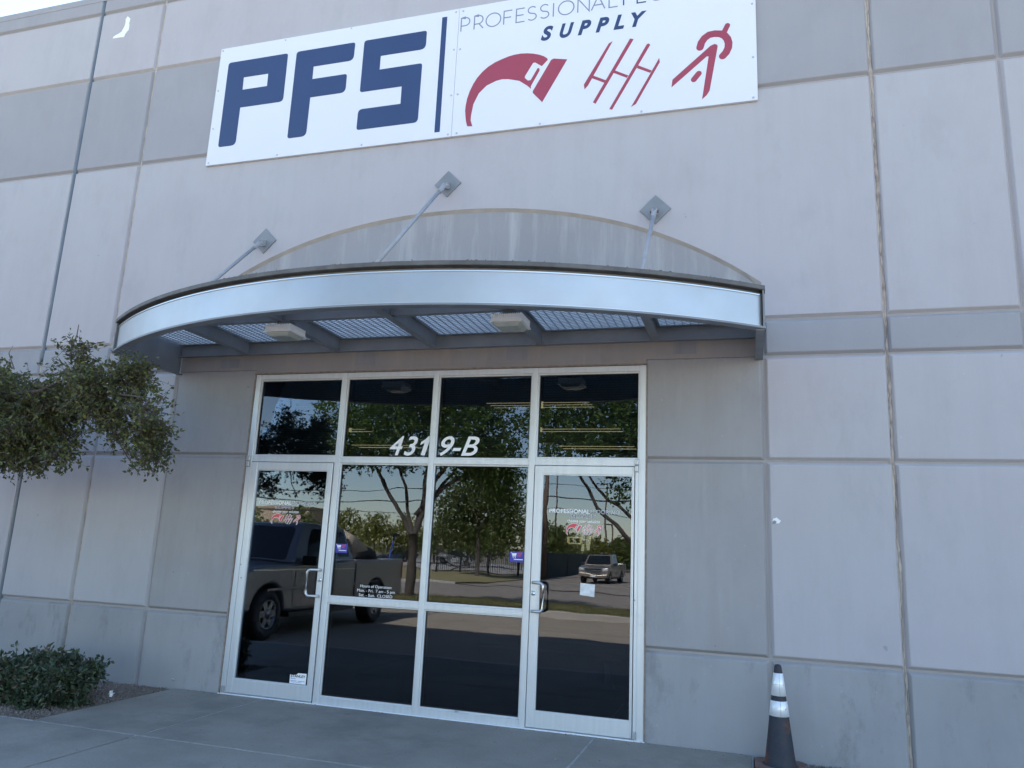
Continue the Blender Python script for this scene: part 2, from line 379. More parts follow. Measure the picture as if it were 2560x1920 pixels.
# structural wall (the bottoms of the grooves) with opening -4.62..-0.80 x 0..2.962
W0, W1 = -26.0, 22.0
mb = MB()
mb.box(W0, -4.62, .028, .30, -.3, 7.70).box(-.80, W1, .028, .30, -.3, 7.70).box(-4.62, -.80, .028, .30, 2.962, 7.70)
mb.box(-4.62, -.80, .0, .30, -.3, -.002)
mb.box(W0, W0+.3, .30, 30, -.3, 7.70).box(W1-.3, W1, .30, 30, -.3, 7.70).box(W0+.3, W1-.3, 29.7, 30, -.3, 7.70)
mb.build('wall', MT['groove'], bld)
MB().box(W0+.3, W1-.3, .30, 29.7, 7.2, 7.3).build('roof', plain('roof_membrane', (.5, .5, .5), .9), bld)
HG, CH = .030, .022     # half groove, chamfer
def panel(x0, x1, z0, z1, mat, l=True, r=True, b=True, t=True, name='wall_panel', yb=.0285, yf=0.0):
    a0, a1 = x0+(HG if l else 0), x1-(HG if r else 0); c0, c1 = z0+(HG if b else 0), z1-(HG if t else 0)
    k = CH; A0, A1 = a0-(k if l else 0), a1+(k if r else 0); C0, C1 = c0-(k if b else 0), c1+(k if t else 0)
    mb = MB(); mb.add([(a0,yf,c0),(a1,yf,c0),(a1,yf,c1),(a0,yf,c1),(A0,yb,C0),(A1,yb,C0),(A1,yb,C1),(A0,yb,C1)],
                      [(0,1,2,3),(0,4,5,1),(1,5,6,2),(2,6,7,3),(3,7,4,0)])
    o = mb.build(name, mat, bld, bevel=.004, seg=1, angle=20); return o
ZB = [-.12, .677, 2.160, 3.010, 3.321, 5.433, 6.622, 7.517, 7.779]
KM = ['panel_base', 'panel_light', 'panel_light', 'panel_dark', 'panel_light', 'panel_dark', 'panel_light', 'panel_dark']
XA, XB, XC, XD, XE, XF = -7.399, -6.475, -5.553, .135, 1.053, 1.992
left_cols = [(-15.6, -11.6), (-11.6, XA), (XA, XB)]
right_cols = [(XE, XF), (XF, 2.92), (2.92, 6.6), (6.6, 10.3)]
TOPM = len(ZB)-2
for cols in (left_cols, right_cols):
    for x0, x1 in cols:
        for i in range(len(ZB)-1):
            panel(x0, x1, ZB[i], ZB[i+1], MT[KM[i]], t=(i != TOPM))
for x0, x1 in ((XB, XC), (XD, XE)):
    for i in range(4): panel(x0, x1, ZB[i], ZB[i+1], MT[KM[i]])
for i in (5, 6, 7): panel(XB, XE, ZB[i], ZB[i+1], MT[KM[i]], t=(i != TOPM))
for x0, x1, i0 in ((W0, -15.6, 0), (10.3, W1, 0)):
    for i in range(len(ZB)-1): panel(x0, x1, ZB[i], ZB[i+1], MT[KM[i]], t=(i != TOPM))
# parapet coping
MB().box(W0, W1, -.004, .34, 7.700, 7.7795).build('parapet', MT['panel_dark'], bld)
# big panel above the entrance with the arched recess
def archz(x):
    dx = abs(x+2.71); return 4.53-(.082*dx**2+.0035*dx**4)
ax0, ax1 = XC+.0, XD+.0
top_pts = [(ax0+(ax1-ax0)*i/48, archz(ax0+(ax1-ax0)*i/48)) for i in range(49)]
mb = MB()
x0, x1, z0, z1 = XB+HG, XE-HG, ZB[4]+HG, ZB[5]-HG
# strips between arch line and panel top, plus side blocks
def strip(pts_lo, pts_hi, y):
    k = len(mb.v); n = len(pts_lo)
    for (a, b_), (c, d) in zip(pts_lo, pts_hi): mb.v.append((a, y, b_)); mb.v.append((c, y, d))
    for i in range(n-1): mb.f.append([k+2*i, k+2*i+2, k+2*i+3, k+2*i+1]); mb.m.append(0); mb.sm.append(False)
strip(top_pts, [(a, z1) for a, _ in top_pts], 0)
mb.add([(x0,0,z0),(ax0,0,z0),(ax0,0,top_pts[0][1]),(ax0,0,z1),(x0,0,z1)], [(0,1,2,3,4)])
mb.add([(ax1,0,z0),(x1,0,z0),(x1,0,z1),(ax1,0,z1),(ax1,0,top_pts[-1][1])], [(0,1,2,3,4)])
# outer chamfers
def cham(p, q, P, Q): mb.add([(p[0],0,p[1]),(q[0],0,q[1]),(Q[0],.0285,Q[1]),(P[0],.0285,P[1])], [(0,1,2,3)])
c = CH
cham((x0,z1),(x1,z1),(x0-c,z1+c),(x1+c,z1+c)); cham((x0,z0),(x0,z1),(x0-c,z0-c),(x0-c,z1+c)); cham((x1,z0),(x1,z1),(x1+c,z0-c),(x1+c,z1+c))
cham((x0,z0),(ax0,z0),(x0-c,z0-c),(ax0,z0-c)); cham((ax1,z0),(x1,z0),(ax1,z0-c),(x1+c,z0-c))
mb.build('wall_panel', MT['panel_light'], bld)
# arch reveal (tan edge) and recessed face
mb = MB()
edge = [(ax0, 3.30)] + top_pts + [(ax1, 3.30)]
inner = [(ax0+.028, 3.30)] + [(a+(.028 if i == 0 else (-.028 if i == 48 else 0)), b_-.030) for i, (a, b_) in enumerate(top_pts)] + [(ax1-.028, 3.30)]
for i in range(len(edge)-1):
    mb.add([(edge[i][0],-.0006,edge[i][1]),(edge[i+1][0],-.0006,edge[i+1][1]),(inner[i+1][0],.027,inner[i+1][1]),(inner[i][0],.027,inner[i][1])], [(0,1,2,3)])
mb.build('arch_trim', plain('arch_edge', (.385, .36, .34), .85, var=.12), bld)
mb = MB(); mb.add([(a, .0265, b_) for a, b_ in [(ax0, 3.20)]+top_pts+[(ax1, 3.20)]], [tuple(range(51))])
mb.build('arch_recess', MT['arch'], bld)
# portal side panels + header
panel(XC, -4.622, ZB[0], .677, MT['portal_base'], r=False); panel(XC, -4.622, .677, 2.16, MT['portal'], r=False); panel(XC, -4.622, 2.16, 3.005, MT['portal'], r=False, t=False)
panel(-.798, XD, ZB[0], .677, MT['portal_base'], l=False); panel(-.798, XD, .677, 2.16, MT['portal'], l=False); panel(-.798, XD, 2.16, 3.005, MT['portal'], l=False, t=False)
MB().box(XC+HG, XD-HG, -.0025, .0275, 3.006, 3.32).box(-4.621, -.799, -.002, .0275, 2.966, 3.0055).build('wall_panel', MT['portal_head'], bld)
for a, b_, c_, d_ in ((-5.05, -4.83, 3.035, 3.125), (-3.54, -3.34, 3.03, 3.165), (-2.04, -1.85, 3.035, 3.158), (-.58, -.39, 3.045, 3.156)):
    MB().box(a, b_, -.0040, -.0026, c_, d_).build('paint_patch', MT['patch'], bld)
# sealant in the construction joints: dark bead at A, tan ragged ones at B and E
def bead(x, z0, z1, r, mat, wob, seed, name='sealant_joint'):
    r_ = random.Random(seed); n = int((z1-z0)/.06); pts = []; rr = []; dx = 0
    for i in range(n+1):
        dx = dx*.8+r_.uniform(-wob, wob); pts.append((x+dx, .018+r_.uniform(-.001, .001), z0+(z1-z0)*i/n)); rr.append(r*r_.uniform(1-wob*60, 1+wob*60))
    MB().tube(pts, rr, 8).build(name, mat, bld)
bead(XA, -.1, 2.98, .020, MT['caulk_dark'], .0003, 1); bead(XA, 2.98, 3.17, .010, MT['caulk_tan'], .003, 9); bead(XA, 3.17, 7.70, .021, MT['caulk_dark'], .0003, 2)
def ragged(x, z0, z1, w_, mat, amp, seed, y=.018):
    r_ = random.Random(seed); n = int((z1-z0)/.035); L = []; Q = []; a = b_ = 0
    for i in range(n+1):
        a = a*.75+r_.uniform(-amp, amp); b_ = b_*.75+r_.uniform(-amp, amp)
        L.append((x-w_/2+a, z0+(z1-z0)*i/n)); Q.append((x+w_/2+b_, z0+(z1-z0)*i/n))
    mb = MB()
    for (p, q) in zip(L, Q): mb.v += [(p[0], y+.006, p[1]), (p[0]+.003, y, p[1]), ((p[0]+q[0])/2, y-.003+r_.uniform(-.002, .002), p[1]), (q[0]-.003, y, q[1]), (q[0], y+.006, q[1])]
    for i in range(n):
        for j in range(4): mb.f.append([5*i+j, 5*i+j+1, 5*i+6+j, 5*i+5+j]); mb.m.append(0); mb.sm.append(True)
    mb.build('sealant_joint', mat, bld)
ragged(XB+.004, -.1, 7.70, .016, MT['caulk_tan'], .002, 3); ragged(XE-.010, -.1, 7.70, .026, MT['caulk_tan'], .006, 4)
ragged(XE-.004, -.1, 7.70, .014, plain('peeling_sealant_edge', (.33, .28, .25), .9, var=.35, vscale=14), .007, 14, y=.0135)
# caulk lines round the shopfront
MB().box(-4.634, -4.6215, -.003, .012, 0, 2.975).box(-.7985, -.786, -.003, .012, 0, 2.975).box(-4.634, -.786, -.004, .012, 2.9635, 2.977).build('frame_caulk', plain('brown_caulk', (.235, .195, .175), .9, var=.25, vscale=25), bld)
# bare plaster where paint has peeled
def flake(pts, name='paint_chip_and_shadow'):
    MB().prism(pts, -.0022, -.0002, ax=1).build(name, MT['plaster'], bld)
def wob(pts, k, a, seed):
    r_ = random.Random(seed); out = []
    for i in range(len(pts)):
        p, q = pts[i], pts[(i+1) % len(pts)]
        for j in range(k):
            t_ = j/k; out.append((p[0]+(q[0]-p[0])*t_+r_.uniform(-a, a), p[1]+(q[1]-p[1])*t_+r_.uniform(-a, a)))
    return out
flake(wob([(-7.001,7.417),(-6.958,7.376),(-6.955,7.231),(-7.011,7.141),(-7.169,7.146),(-7.162,7.173),(-7.061,7.216),(-7.018,7.309),(-7.03,7.378)], 3, .006, 1))
MB().prism([(.172,1.672),(.196,1.676),(.205,1.690),(.190,1.702),(.176,1.694)], -.0035, -.0022, ax=1).build('paint_chip_and_shadow', MT['patch'], bld)  # grey spot paints the shadowed part of the chip below
flake(wob([(.175,1.68),(.179,1.714),(.204,1.723),(.239,1.699),(.219,1.679)], 2, .004, 2))
# ---- shopfront frame
mb = MB(); fy0, fy1 = .006, .11
XV = [(-4.62, -4.565), (-3.670, -3.615), (-2.728, -2.680), (-1.797, -1.744), (-.858, -.800)]
for a, b_ in XV: mb.box(a, b_, fy0, fy1, 0, 2.961)
def rail(i, z0, z1, y0=fy0+.003): mb.box(XV[i][1], XV[i+1][0], y0, fy1, z0, z1)
for i in range(4): rail(i, 2.910, 2.961)
rail(0, 2.105, 2.165); rail(3, 2.105, 2.165); mb.box(-.886, -.858, fy0+.001, fy1, 0, 2.105); rail(1, 2.103, 2.153); rail(2, 2.103, 2.153)
rail(1, .855, .905); rail(2, .855, .905); rail(1, .0, .060); rail(2, .0, .060)
fr = mb.build('shopfront_frame', MT['alu'], bld, bevel=.0025, seg=1)
# glazing beads and dark gaskets
mb = MB(); gk = MB()
cells = [(0, 2.165, 2.910), (1, 2.153, 2.910), (2, 2.153, 2.910), (3, 2.165, 2.910), (1, .905, 2.103), (2, .905, 2.103), (1, .060, .855), (2, .060, .855)]
for i, z0, z1 in cells:
    a, b_ = XV[i][1], XV[i+1][0]
    for (p, q, r_, s_) in ((a, a+.012, z0, z1), (b_-.012, b_, z0, z1), (a+.012, b_-.012, z0, z0+.012), (a+.012, b_-.012, z1-.012, z1)):
        mb.box(p, q, .030, .10, r_, s_)
    gk.box(a+.012, a+.017, .038, .06, z0+.012, z1-.012).box(b_-.017, b_-.012, .038, .06, z0+.012, z1-.012).box(a+.017, b_-.017, .038, .06, z0+.012, z0+.017).box(a+.017, b_-.017, .038, .06, z1-.017, z1-.012)
mb.build('glazing_bead', MT['alu'], bld); gk.build('gasket', MT['black'], bld)
for i, z0, z1 in cells:
    MB().box(XV[i][1]+.012, XV[i+1][0]-.012, .046, .052, z0+.012, z1-.012).build('window_pane', MT['glass'], bld)
# threshold
for a, b_ in ((-4.56, -3.675), (-1.742, -.86)): MB().box(a, b_, -.012, .11, -.001, .010).build('threshold', MT['alu'], bld, bevel=.002)
MB().box(-4.63, -.79, -.016, .004, -.001, .004).build('sealant_line', MT['vinyl_white'], bld)
def door(x0, x1, gx0, gx1, hinge, hx):
    mb = MB(); y0, y1 = .000, .045; z0, z1 = .014, 2.100; gz0, gz1 = .133, 2.031
    mb.box(x0, gx0, y0, y1, z0, z1).box(gx1, x1, y0, y1, z0, z1).box(gx0, gx1, y0+.001, y1, z0, gz0).box(gx0, gx1, y0+.001, y1, gz1, z1)
    d = mb.build('door', MT['alu'], bld, bevel=.002, seg=1)
    mb = MB()
    for (p, q, r_, s_) in ((gx0, gx0+.010, gz0, gz1), (gx1-.010, gx1, gz0, gz1), (gx0+.01, gx1-.01, gz0, gz0+.010), (gx0+.01, gx1-.01, gz1-.010, gz1)):
        mb.box(p, q, .008, .040, r_, s_)
    mb.build('glazing_bead', MT['alu'], d)
    MB().box(gx0+.008, gx1-.008, .020, .026, gz0+.008, gz1-.008).build('door_pane', MT['glass'], d)
    # pull handle (D shape, bulging sideways over the glass)
    z_b, z_t = .905, 1.133; s = 1 if hinge > 0 else -1     # s: sideways direction of bulge
    px = hx; pts = [(px, .0, z_t), (px, -.030, z_t)]
    for k in range(5):
        a = k/4*math.pi/2; pts.append((px+s*(.065+.035*math.sin(a))-0*s, -.052-.006*math.sin(a), z_t-.035*(1-math.cos(a))))
    for k in range(5):
        a = (1-k/4)*math.pi/2; pts.append((px+s*(.065+.035*math.sin(a)), -.052-.006*math.sin(a), z_b+.035*(1-math.cos(a))))
    pts += [(px, -.030, z_b), (px, 0, z_b)]
    MB().tube(pts, .0125, 10).build('handle', MT['chrome'], d)
    mb = MB(); mb.lathe([(.0, -.010), (.013, -.010), (.018, -.006), (.019, .001)], (hx, 0, 1.046), ax=1, n=20).build('lock', MT['chrome'], d)
    MB().box(hx-.0015, hx+.0015, -.0112, -.010, 1.040, 1.052).build('keyhole', MT['black'], d)
    cx = (gx0+gx1)/2
    MB().lathe([(.0, -.0015), (.030, -.0015), (.030, .0005)], (0, 0, 0), ax=1, n=20).build('maker_mark', MT['screw'], d)
    mk = bpy.data.objects[-1] if False else None
    return d
dL = door(-4.557, -3.680, -4.494, -3.728, -1, -3.703)
dR = door(-1.737, -.892, -1.672, -.905+.002, 1, -1.712)
for o in bpy.data.objects:
    if o.name.startswith('maker_mark'):
        cx = -4.11 if o.parent == dL else -1.30
        for v in o.data.vertices: v.co.x = v.co.x*.62 + cx + 0*2.7; v.co.z = v.co.z*.28 + .072
for x, z in ((-4.590, 2.115), (-.872, 2.118)):
    MB().box(x-.017, x+.017, -.022, .004, z-.005, z+.045).box(x-.015, x+.015, -.024, .0, z-.062, z-.008).build('hinge', MT['screw'], bld, bevel=.006)
for x in (-4.585, -.873): MB().box(x-.014, x+.014, -.018, .0, .012, .070).build('hinge', MT['screw'], bld, bevel=.004)
for x, z in ((-4.548, 1.14), (-4.528, 1.02), (-.882, 1.04)):
    MB().lathe([(0, -.003), (.007, -.002), (.008, .001)], (x, .0, z), ax=1, n=10).build('screw', MT['rod'], bld)

# ---- interior room seen through the glass
mi = plain('interior_wall_paint', (.24, .22, .19), .8); mf = plain('interior_carpet', (.045, .05, .06), .95, var=.2, vscale=20); mc = plain('ceiling_tile', (.32, .31, .29), .9)
MB().box(-8, 1, .31, 8, -.04, 0).build('interior_floor', mf, bld)
MB().box(-8, 1, .31, 8, 2.93, 2.98).build('interior_ceiling', mc, bld)
MB().box(-8.1, -8, .31, 8, 0, 2.93).box(1, 1.1, .31, 8, 0, 2.93).box(-8.1, 1.1, 8, 8.1, 0, 2.93).build('interior_wall', mi, bld)
for i, (x, y) in enumerate(((-2.1, 1.42), (-2.05, 3.1), (-2.1, 4.75), (-5.18, 3.12), (-5.50, 4.78))):
    pos = ['nearest the right door', 'in the middle of the right-hand row', 'deepest in the right-hand row', 'nearer of the left pair', 'deeper of the left pair'][i]
    t = empty('ceiling_light', (x, y, 2.92), 'lit yellowish ceiling light seen through the blinds, '+pos, 'ceiling light', 'ceiling lights inside the shop')
    hx = .17 if i == 3 else .55
    MB().box(x-hx-.03, x+hx+.03, y-.20, y+.20, 2.905, 2.929).build('frame', MT['white_dirty'], t)
    MB().box(x-hx, x+hx, y-.17, y+.17, 2.898, 2.904).build('diffuser', MT['tube_light'], t)
slat_m = plain('blind_slat', (.62, .64, .66), .6)
for i in range(4):
    a, b_ = XV[i][1]+.02, XV[i+1][0]-.02; zz0 = 2.17
    lb = ['far left transom above the left door', 'second transom holding the digits 431', 'third transom holding 9-B', 'right transom above the right door'][i]
    t = empty('window_blind', ((a+b_)/2, .14, 2.17), 'thin horizontal slat blind behind the '+lb, 'blind', 'blinds behind the transom panes')
    mb = MB(); k = 0
    while zz0+.02+k*.0215 < 2.89:
        z = zz0+.02+k*.0215; s_ = random.Random(i*99+k).uniform(-.0008, .0008)
        mb.add([(a, .128, z+.0065+s_), (b_, .128, z+.0065-s_), (b_, .150, z-.006-s_), (a, .150, z-.006+s_)], [(0,1,2,3)])
        mb.add([(a, .128, z+.006+s_), (b_, .128, z+.006-s_), (b_, .150, z-.0065-s_), (a, .150, z-.0065+s_)], [(3,2,1,0)])
        k += 1
    mb.build('slats', slat_m, t, recalc=False)
    MB().box(a, b_, .125, .155, 2.89, 2.915).build('head_rail', slat_m, t)
t = empty('reception_counter', (-2.1, 2.6, 0), 'dim panelled counter standing inside behind the lower panes', 'counter')
MB().box(-3.0, -1.3, 2.5, 3.0, 0, .40).build('base', plain('counter_base', (.06, .05, .045), .6), t)
MB().box(-3.04, -1.26, 2.46, 3.04, .40, .44).box(-3.03, -1.27, 2.47, 2.499, .28, .30).build('top', plain('counter_top', (.16, .13, .11), .5), t)
t = empty('pedestal_stand', (-1.45, 2.2, 0), 'small pale pedestal with flared foot inside the right door', 'stand')
MB().prism([(-1.52, .0), (-1.38, 0), (-1.41, .05), (-1.42, .15), (-1.405, .27), (-1.495, .27), (-1.48, .15), (-1.49, .05)], 2.15, 2.25, ax=1).build('leg', plain('pedestal_paint', (.30, .31, .33), .6), t)
MB().box(-1.56, -1.34, 2.08, 2.32, .27, .30).build('top', plain('pedestal_top', (.16, .14, .13), .6), t)
t = empty('glowing_wall_frame', (-2.02, 7.97, 1.75), 'pale yellow rounded frame with added glow on the back wall inside the right door', 'mirror')
MB().box(-3.24, -2.96, 7.94, 7.98, 1.64, 1.665).box(-3.22, -2.98, 7.94, 7.98, 1.535, 1.555).box(-3.24, -3.20, 7.94, 7.98, 1.555, 1.64).box(-3.00, -2.96, 7.94, 7.98, 1.555, 1.64).build('frame', emit('yellow_frame_added_glow', (1, .72, .28), .45), t)  # frame is no lamp; emission added so it shows bright yellow
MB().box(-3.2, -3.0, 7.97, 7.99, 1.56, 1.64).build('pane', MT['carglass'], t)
t = empty('yellow_glow_shapes', (-2.88, 7.95, 1.55), 'pale yellow upright shape with added glow on the back wall inside the right door', 'lamp')
MB().prism([(-2.97,1.41),(-2.92,1.41),(-2.925,1.54),(-2.955,1.54)], 7.93, 7.98, ax=1).prism([(-2.86,1.43),(-2.82,1.43),(-2.80,1.69),(-2.86,1.69),(-2.88,1.55)], 7.93, 7.98, ax=1).build('glow_shape', emit('yellow_shape_added_glow', (1, .78, .42), .45), t)  # bright yellow shapes of unknown identity, glow added by emission
pb = MB().prism([(-1.322, 1.150), (-1.202, 1.143), (-1.206, 1.045), (-1.325, 1.055)], .0172, .0186, ax=1).build('paper_notice', plain('paper', (.66, .68, .69), .8, var=.22, vscale=18))
tag(pb, 'blank white paper sheet stuck to the glass of the right door', 'paper')
for dd, a, b_ in ((dR, -1.68, -.90),):
    MB().tube([(a, .075, 1.137), (b_, .075, 1.131)], .006, 8).build('push_bar', MT['chrome'], dd)
    MB().tube([(a+.0, .05, 1.13), (a+.015, .10, 1.12), (a+.045, .11, 1.10), (a+.045, .11, .94), (a+.015, .10, .92), (a, .05, .915)], .013, 8).build('inner_handle', MT['black'], dd)

# ================================================================== CANOPY
can = empty('entrance_canopy', (-2.71, 0, 3.0), 'curved steel canopy with bright metal fascia above the glass entrance', 'canopy')
CX, RC = -2.71, 4.83; CYc = -1.81+RC     # arc centre y
HALF = 2.85
def arc_pts(off, n=56, half=HALF):
    r_ = RC-off; a1 = math.asin(half/ (RC-off) if off > -.5 else half/RC)
    return [(CX+r_*math.sin(-a1+2*a1*i/n), CYc-r_*math.cos(-a1+2*a1*i/n)) for i in range(n+1)]
def band(off0, off1, z0, z1, name, mat, parent=can, half=HALF, bevel=0, smooth=True):
    p = arc_pts(off0, half=half); q = arc_pts(off1, half=half); mb = MB(); n = len(p)
    C4 = [[(a, b_, z0), (a, b_, z1), (c_, d_, z1), (c_, d_, z0)] for (a, b_), (c_, d_) in zip(p, q)]
    for j in range(4):
        k = len(mb.v)
        for c4 in C4: mb.v += [c4[j], c4[(j+1) % 4]]
        for i in range(n-1): mb.f.append([k+2*i, k+2*i+1, k+2*i+3, k+2*i+2]); mb.m.append(0); mb.sm.append(True)
    for e_ in (0, n-1): mb.add(C4[e_], [(0, 1, 2, 3)])
    o = mb.build(name, mat, parent)
    for e in o.data.edges: pass
    return o
band(0.0, .075, 3.268, 3.288, 'top_flange', MT['steel_dark'])
band(-.004, .010, 3.270, 3.300, 'flange_lip', MT['steel_dark'])
band(.0, .075, 2.985, 3.000, 'bottom_flange', MT['steel_paint'])
band(.062, .075, 3.000, 3.268, 'channel_web', MT['steel_paint'], half=HALF-.003)
band(.030, .036, 3.006, 3.236, 'fascia_panel', MT['fascia'], half=HALF-.02)
band(.022, .034, 3.002, 3.010, 'fascia_bead', MT['chrome'], half=HALF-.012); band(.022, .034, 3.232, 3.240, 'fascia_bead', MT['chrome'], half=HALF-.012)
for sx in (CX-HALF+.012, CX+HALF-.018):
    yy = CYc-math.sqrt((RC-.028)**2-(sx-CX)**2)
    MB().box(sx, sx+.006, yy-.006, yy+.006, 3.003, 3.239).build('fascia_bead', MT['chrome'], can)
# side plates
for sx, nm in ((XC+.003, 'side_plate'), (XD-.013, 'side_plate')):
    MB().box(sx, sx+.010, -.885, -.001, 2.987, 3.300).build(nm, MT['steel_paint'], can)
    k = 1 if sx < -3 else -1
    MB().box(min(sx, sx+k*.05), max(sx+.01, sx+k*.05), -.875, -.002, 2.975, 2.9865).build('side_plate_flange', MT['steel_paint'], can)
# ledger channel on the wall
MB().box(XC+.02, XD-.02, -.012, -.003, 3.155, 3.285).box(XC+.02, XD-.02, -.060, -.012, 3.155, 3.163).box(XC+.02, XD-.02, -.060, -.012, 3.277, 3.285).build('ledger', MT['steel_paint'], can)
RX = [-4.70, -3.70, -2.71, -1.71, -.72]
def fy(x, off): return CYc-math.sqrt((RC-off)**2-(x-CX)**2)
for x in RX:
    MB().box(x-.004, x+.004, fy(x, .08), -.062, 3.157, 3.284).box(x-.035, x+.035, fy(x, .08), -.062, 3.152, 3.157).box(x-.035, x+.035, fy(x, .08), -.062, 3.2845, 3.289).build('rafter', MT['steel_paint'], can)
xs_ = [XC+.02]+RX+[XD-.02]
for i in range(6):
    a, b_ = xs_[i]+.006, xs_[i+1]-.006
    if i == 0: a = -5.19
    if i == 5: b_ = -.225
    MB().box(a, b_, -1.012, -1.004, 3.17, 3.282).box(a, b_, -1.004, -.96, 3.170, 3.176).build('cross_bar', MT['steel_paint'], can)
# grating: wavy hexagonal mesh plus a translucent sheet over it
mb = MB()
def wavy(xa, xb, y, z): 
    n = int((xb-xa)/.0125); pts = []
    for i in range(n+1):
        ph = (i % 4); dy = (0, .0085, .0085, 0)[ph] if True else 0
        pts.append((xa+i*.0125*1.0, y+dy-.004, z))
    return pts
def flat_ribbon(mb, pts, w_, z0, z1):
    k = len(mb.v); n = len(pts)
    for i, p in enumerate(pts):
        q = pts[min(i+1, n-1)]; o_ = pts[max(i-1, 0)]; d = Vector((q[0]-o_[0], q[1]-o_[1])); d.normalize(); nx_, ny_ = -d.y*w_/2, d.x*w_/2
        mb.v += [(p[0]+nx_, p[1]+ny_, z0), (p[0]-nx_, p[1]-ny_, z0), (p[0]-nx_, p[1]-ny_, z1), (p[0]+nx_, p[1]+ny_, z1)]
    for i in range(n-1):
        for j in range(4): mb.f.append([k+4*i+j, k+4*i+(j+1) % 4, k+4*i+4+(j+1) % 4, k+4*i+4+j]); mb.m.append(0); mb.sm.append(False)
for i in range(6):
    a, b_ = xs_[i]+.006, xs_[i+1]-.006; mb = MB()
    yend = min(fy(a, .09), fy(b_, .09)) if i in (0, 5) else fy((a+b_)/2, .10)
    yend = max(yend, -1.66)
    if i in (0, 5): yend = -1.20
    y = -.075
    while y > yend:
        n = int((b_-a)/.016); pts = [(a+k*(b_-a)/n, y+((.007 if (k//2) % 2 else -.007)), 0) for k in range(n+1)]
        # keep inside the arc
        pts = [p for p in pts if p[1] > fy(p[0], .085)]
        if len(pts) > 3: flat_ribbon(mb, pts, .0055, 3.2745, 3.279)
        y -= .0405
    x = a+.03
    while x < b_:
        y1 = max(yend, fy(x, .085))
        n = int((-.07-y1)/.0405)
        if n > 2: mb.box(x-.0022, x+.0022, y1, -.065, 3.270, 3.2745)
        x += .064
    mb.build('grating', MT['steel_paint'], can, recalc=False)
def sheetmat():
    m = bpy.data.materials.new('translucent_roof_sheet'); m.use_nodes = True; t = m.node_tree; t.nodes.clear()
    v = coords(t); c = ramp(t, noise(t, v, 4, 6, .7), [(.35, (.60, .61, .62)), (.65, (.80, .81, .82))])
    a = N(t, 'ShaderNodeBsdfTranslucent'); b = N(t, 'ShaderNodeBsdfDiffuse'); t.links.new(c, a.inputs[0]); t.links.new(c, b.inputs[0])
    tr = N(t, 'ShaderNodeBsdfTransparent'); tr.inputs[0].default_value = (.85, .88, .9, 1)
    mx = N(t, 'ShaderNodeMixShader'); mx.inputs[0].default_value = .15
    t.links.new(a.outputs[0], mx.inputs[1]); t.links.new(b.outputs[0], mx.inputs[2])
    m2 = N(t, 'ShaderNodeMixShader'); m2.inputs[0].default_value = .25; t.links.new(mx.outputs[0], m2.inputs[1]); t.links.new(tr.outputs[0], m2.inputs[2])
    o = N(t, 'ShaderNodeOutputMaterial'); t.links.new(m2.outputs[0], o.inputs[0]); return m
p = [(a, b_) for a, b_ in arc_pts(.09, half=HALF-.05)]
MB().prism(p+[(XD-.06, -.01), (XC+.06, -.01)], 3.2905, 3.2935, ax=2, cap0=False).build('roof_sheet', sheetmat(), can)
# debris on the flange edge
r_ = random.Random(8); mb = MB()
ap = arc_pts(.004, 400)
for _ in range(60):
    x, y = ap[r_.choice([r_.randint(120, 200), r_.randint(230, 390), r_.randint(10, 390)])]; a = r_.uniform(0, 3.14); l = r_.uniform(.008, .03); h = r_.uniform(.002, .012)
    mb.tube([(x, y, 3.30), (x+l*.5*math.cos(a), y+l*.3*math.sin(a), 3.30+h), (x+l*math.cos(a), y+l*.6*math.sin(a), 3.30+h*r_.uniform(.2, 1.5))], .0022, 4)
o = mb.build('leaf_litter', MT['twig']); tag(o, 'dry twigs and leaf bits lying along the canopy top edge', 'leaf litter', kind='stuff')
# tie rods with diamond plates
def tie(x, zt, slope, yend):
    rd = MB(); yt = -.085
    ze = zt+(yend-yt)*slope*1.0
    d = Vector((0, yend-yt, ze-zt)); L = d.length
    P = lambda s_: (x, yt+d.y*s_, zt+d.z*s_)
    rod = MB().tube([P(.05), P(.90)], .0165, 10).tube([P(.88), P(.94)], .024, 8).tube([P(.94), P(1.0)], .016, 8).build('tie_rod', MT['rod'], can)
    h = .137
    MB().prism([(x, zt+.055-h), (x+h, zt+.055), (x, zt+.055+h), (x-h, zt+.055)], -.0125, -.0005, ax=1).build('wall_plate', MT['steel_paint'], rod, bevel=.002)
    mb = MB()
    for s_ in (-1, 1):
        mb.prism([(-.0126, zt+.065), (-.075, zt+.035), (-.115, zt-.015), (-.105, zt-.035), (-.075, zt-.03), (-.0126, zt+.0)], x+s_*.018-.005, x+s_*.018+.005, ax=0)
    mb.tube([P(.0), P(.08)], .023, 8)
    mb.build('clevis', MT['rod'], rod, bevel=.002)
    MB().tube([(x-.034, -.085, zt), (x+.038, -.085, zt)], .011, 8).build('pin', MT['rust'] if x > -1 else MT['rod'], rod)
    MB().tube([P(.885), P(.91)], .0252, 8).build('collar', MT['rust'], rod)
tie(-4.705, 4.315, 1.03, -1.13); tie(-2.715, 4.748, 1.03, -1.55); tie(-.735, 4.302, 1.10, -1.08)

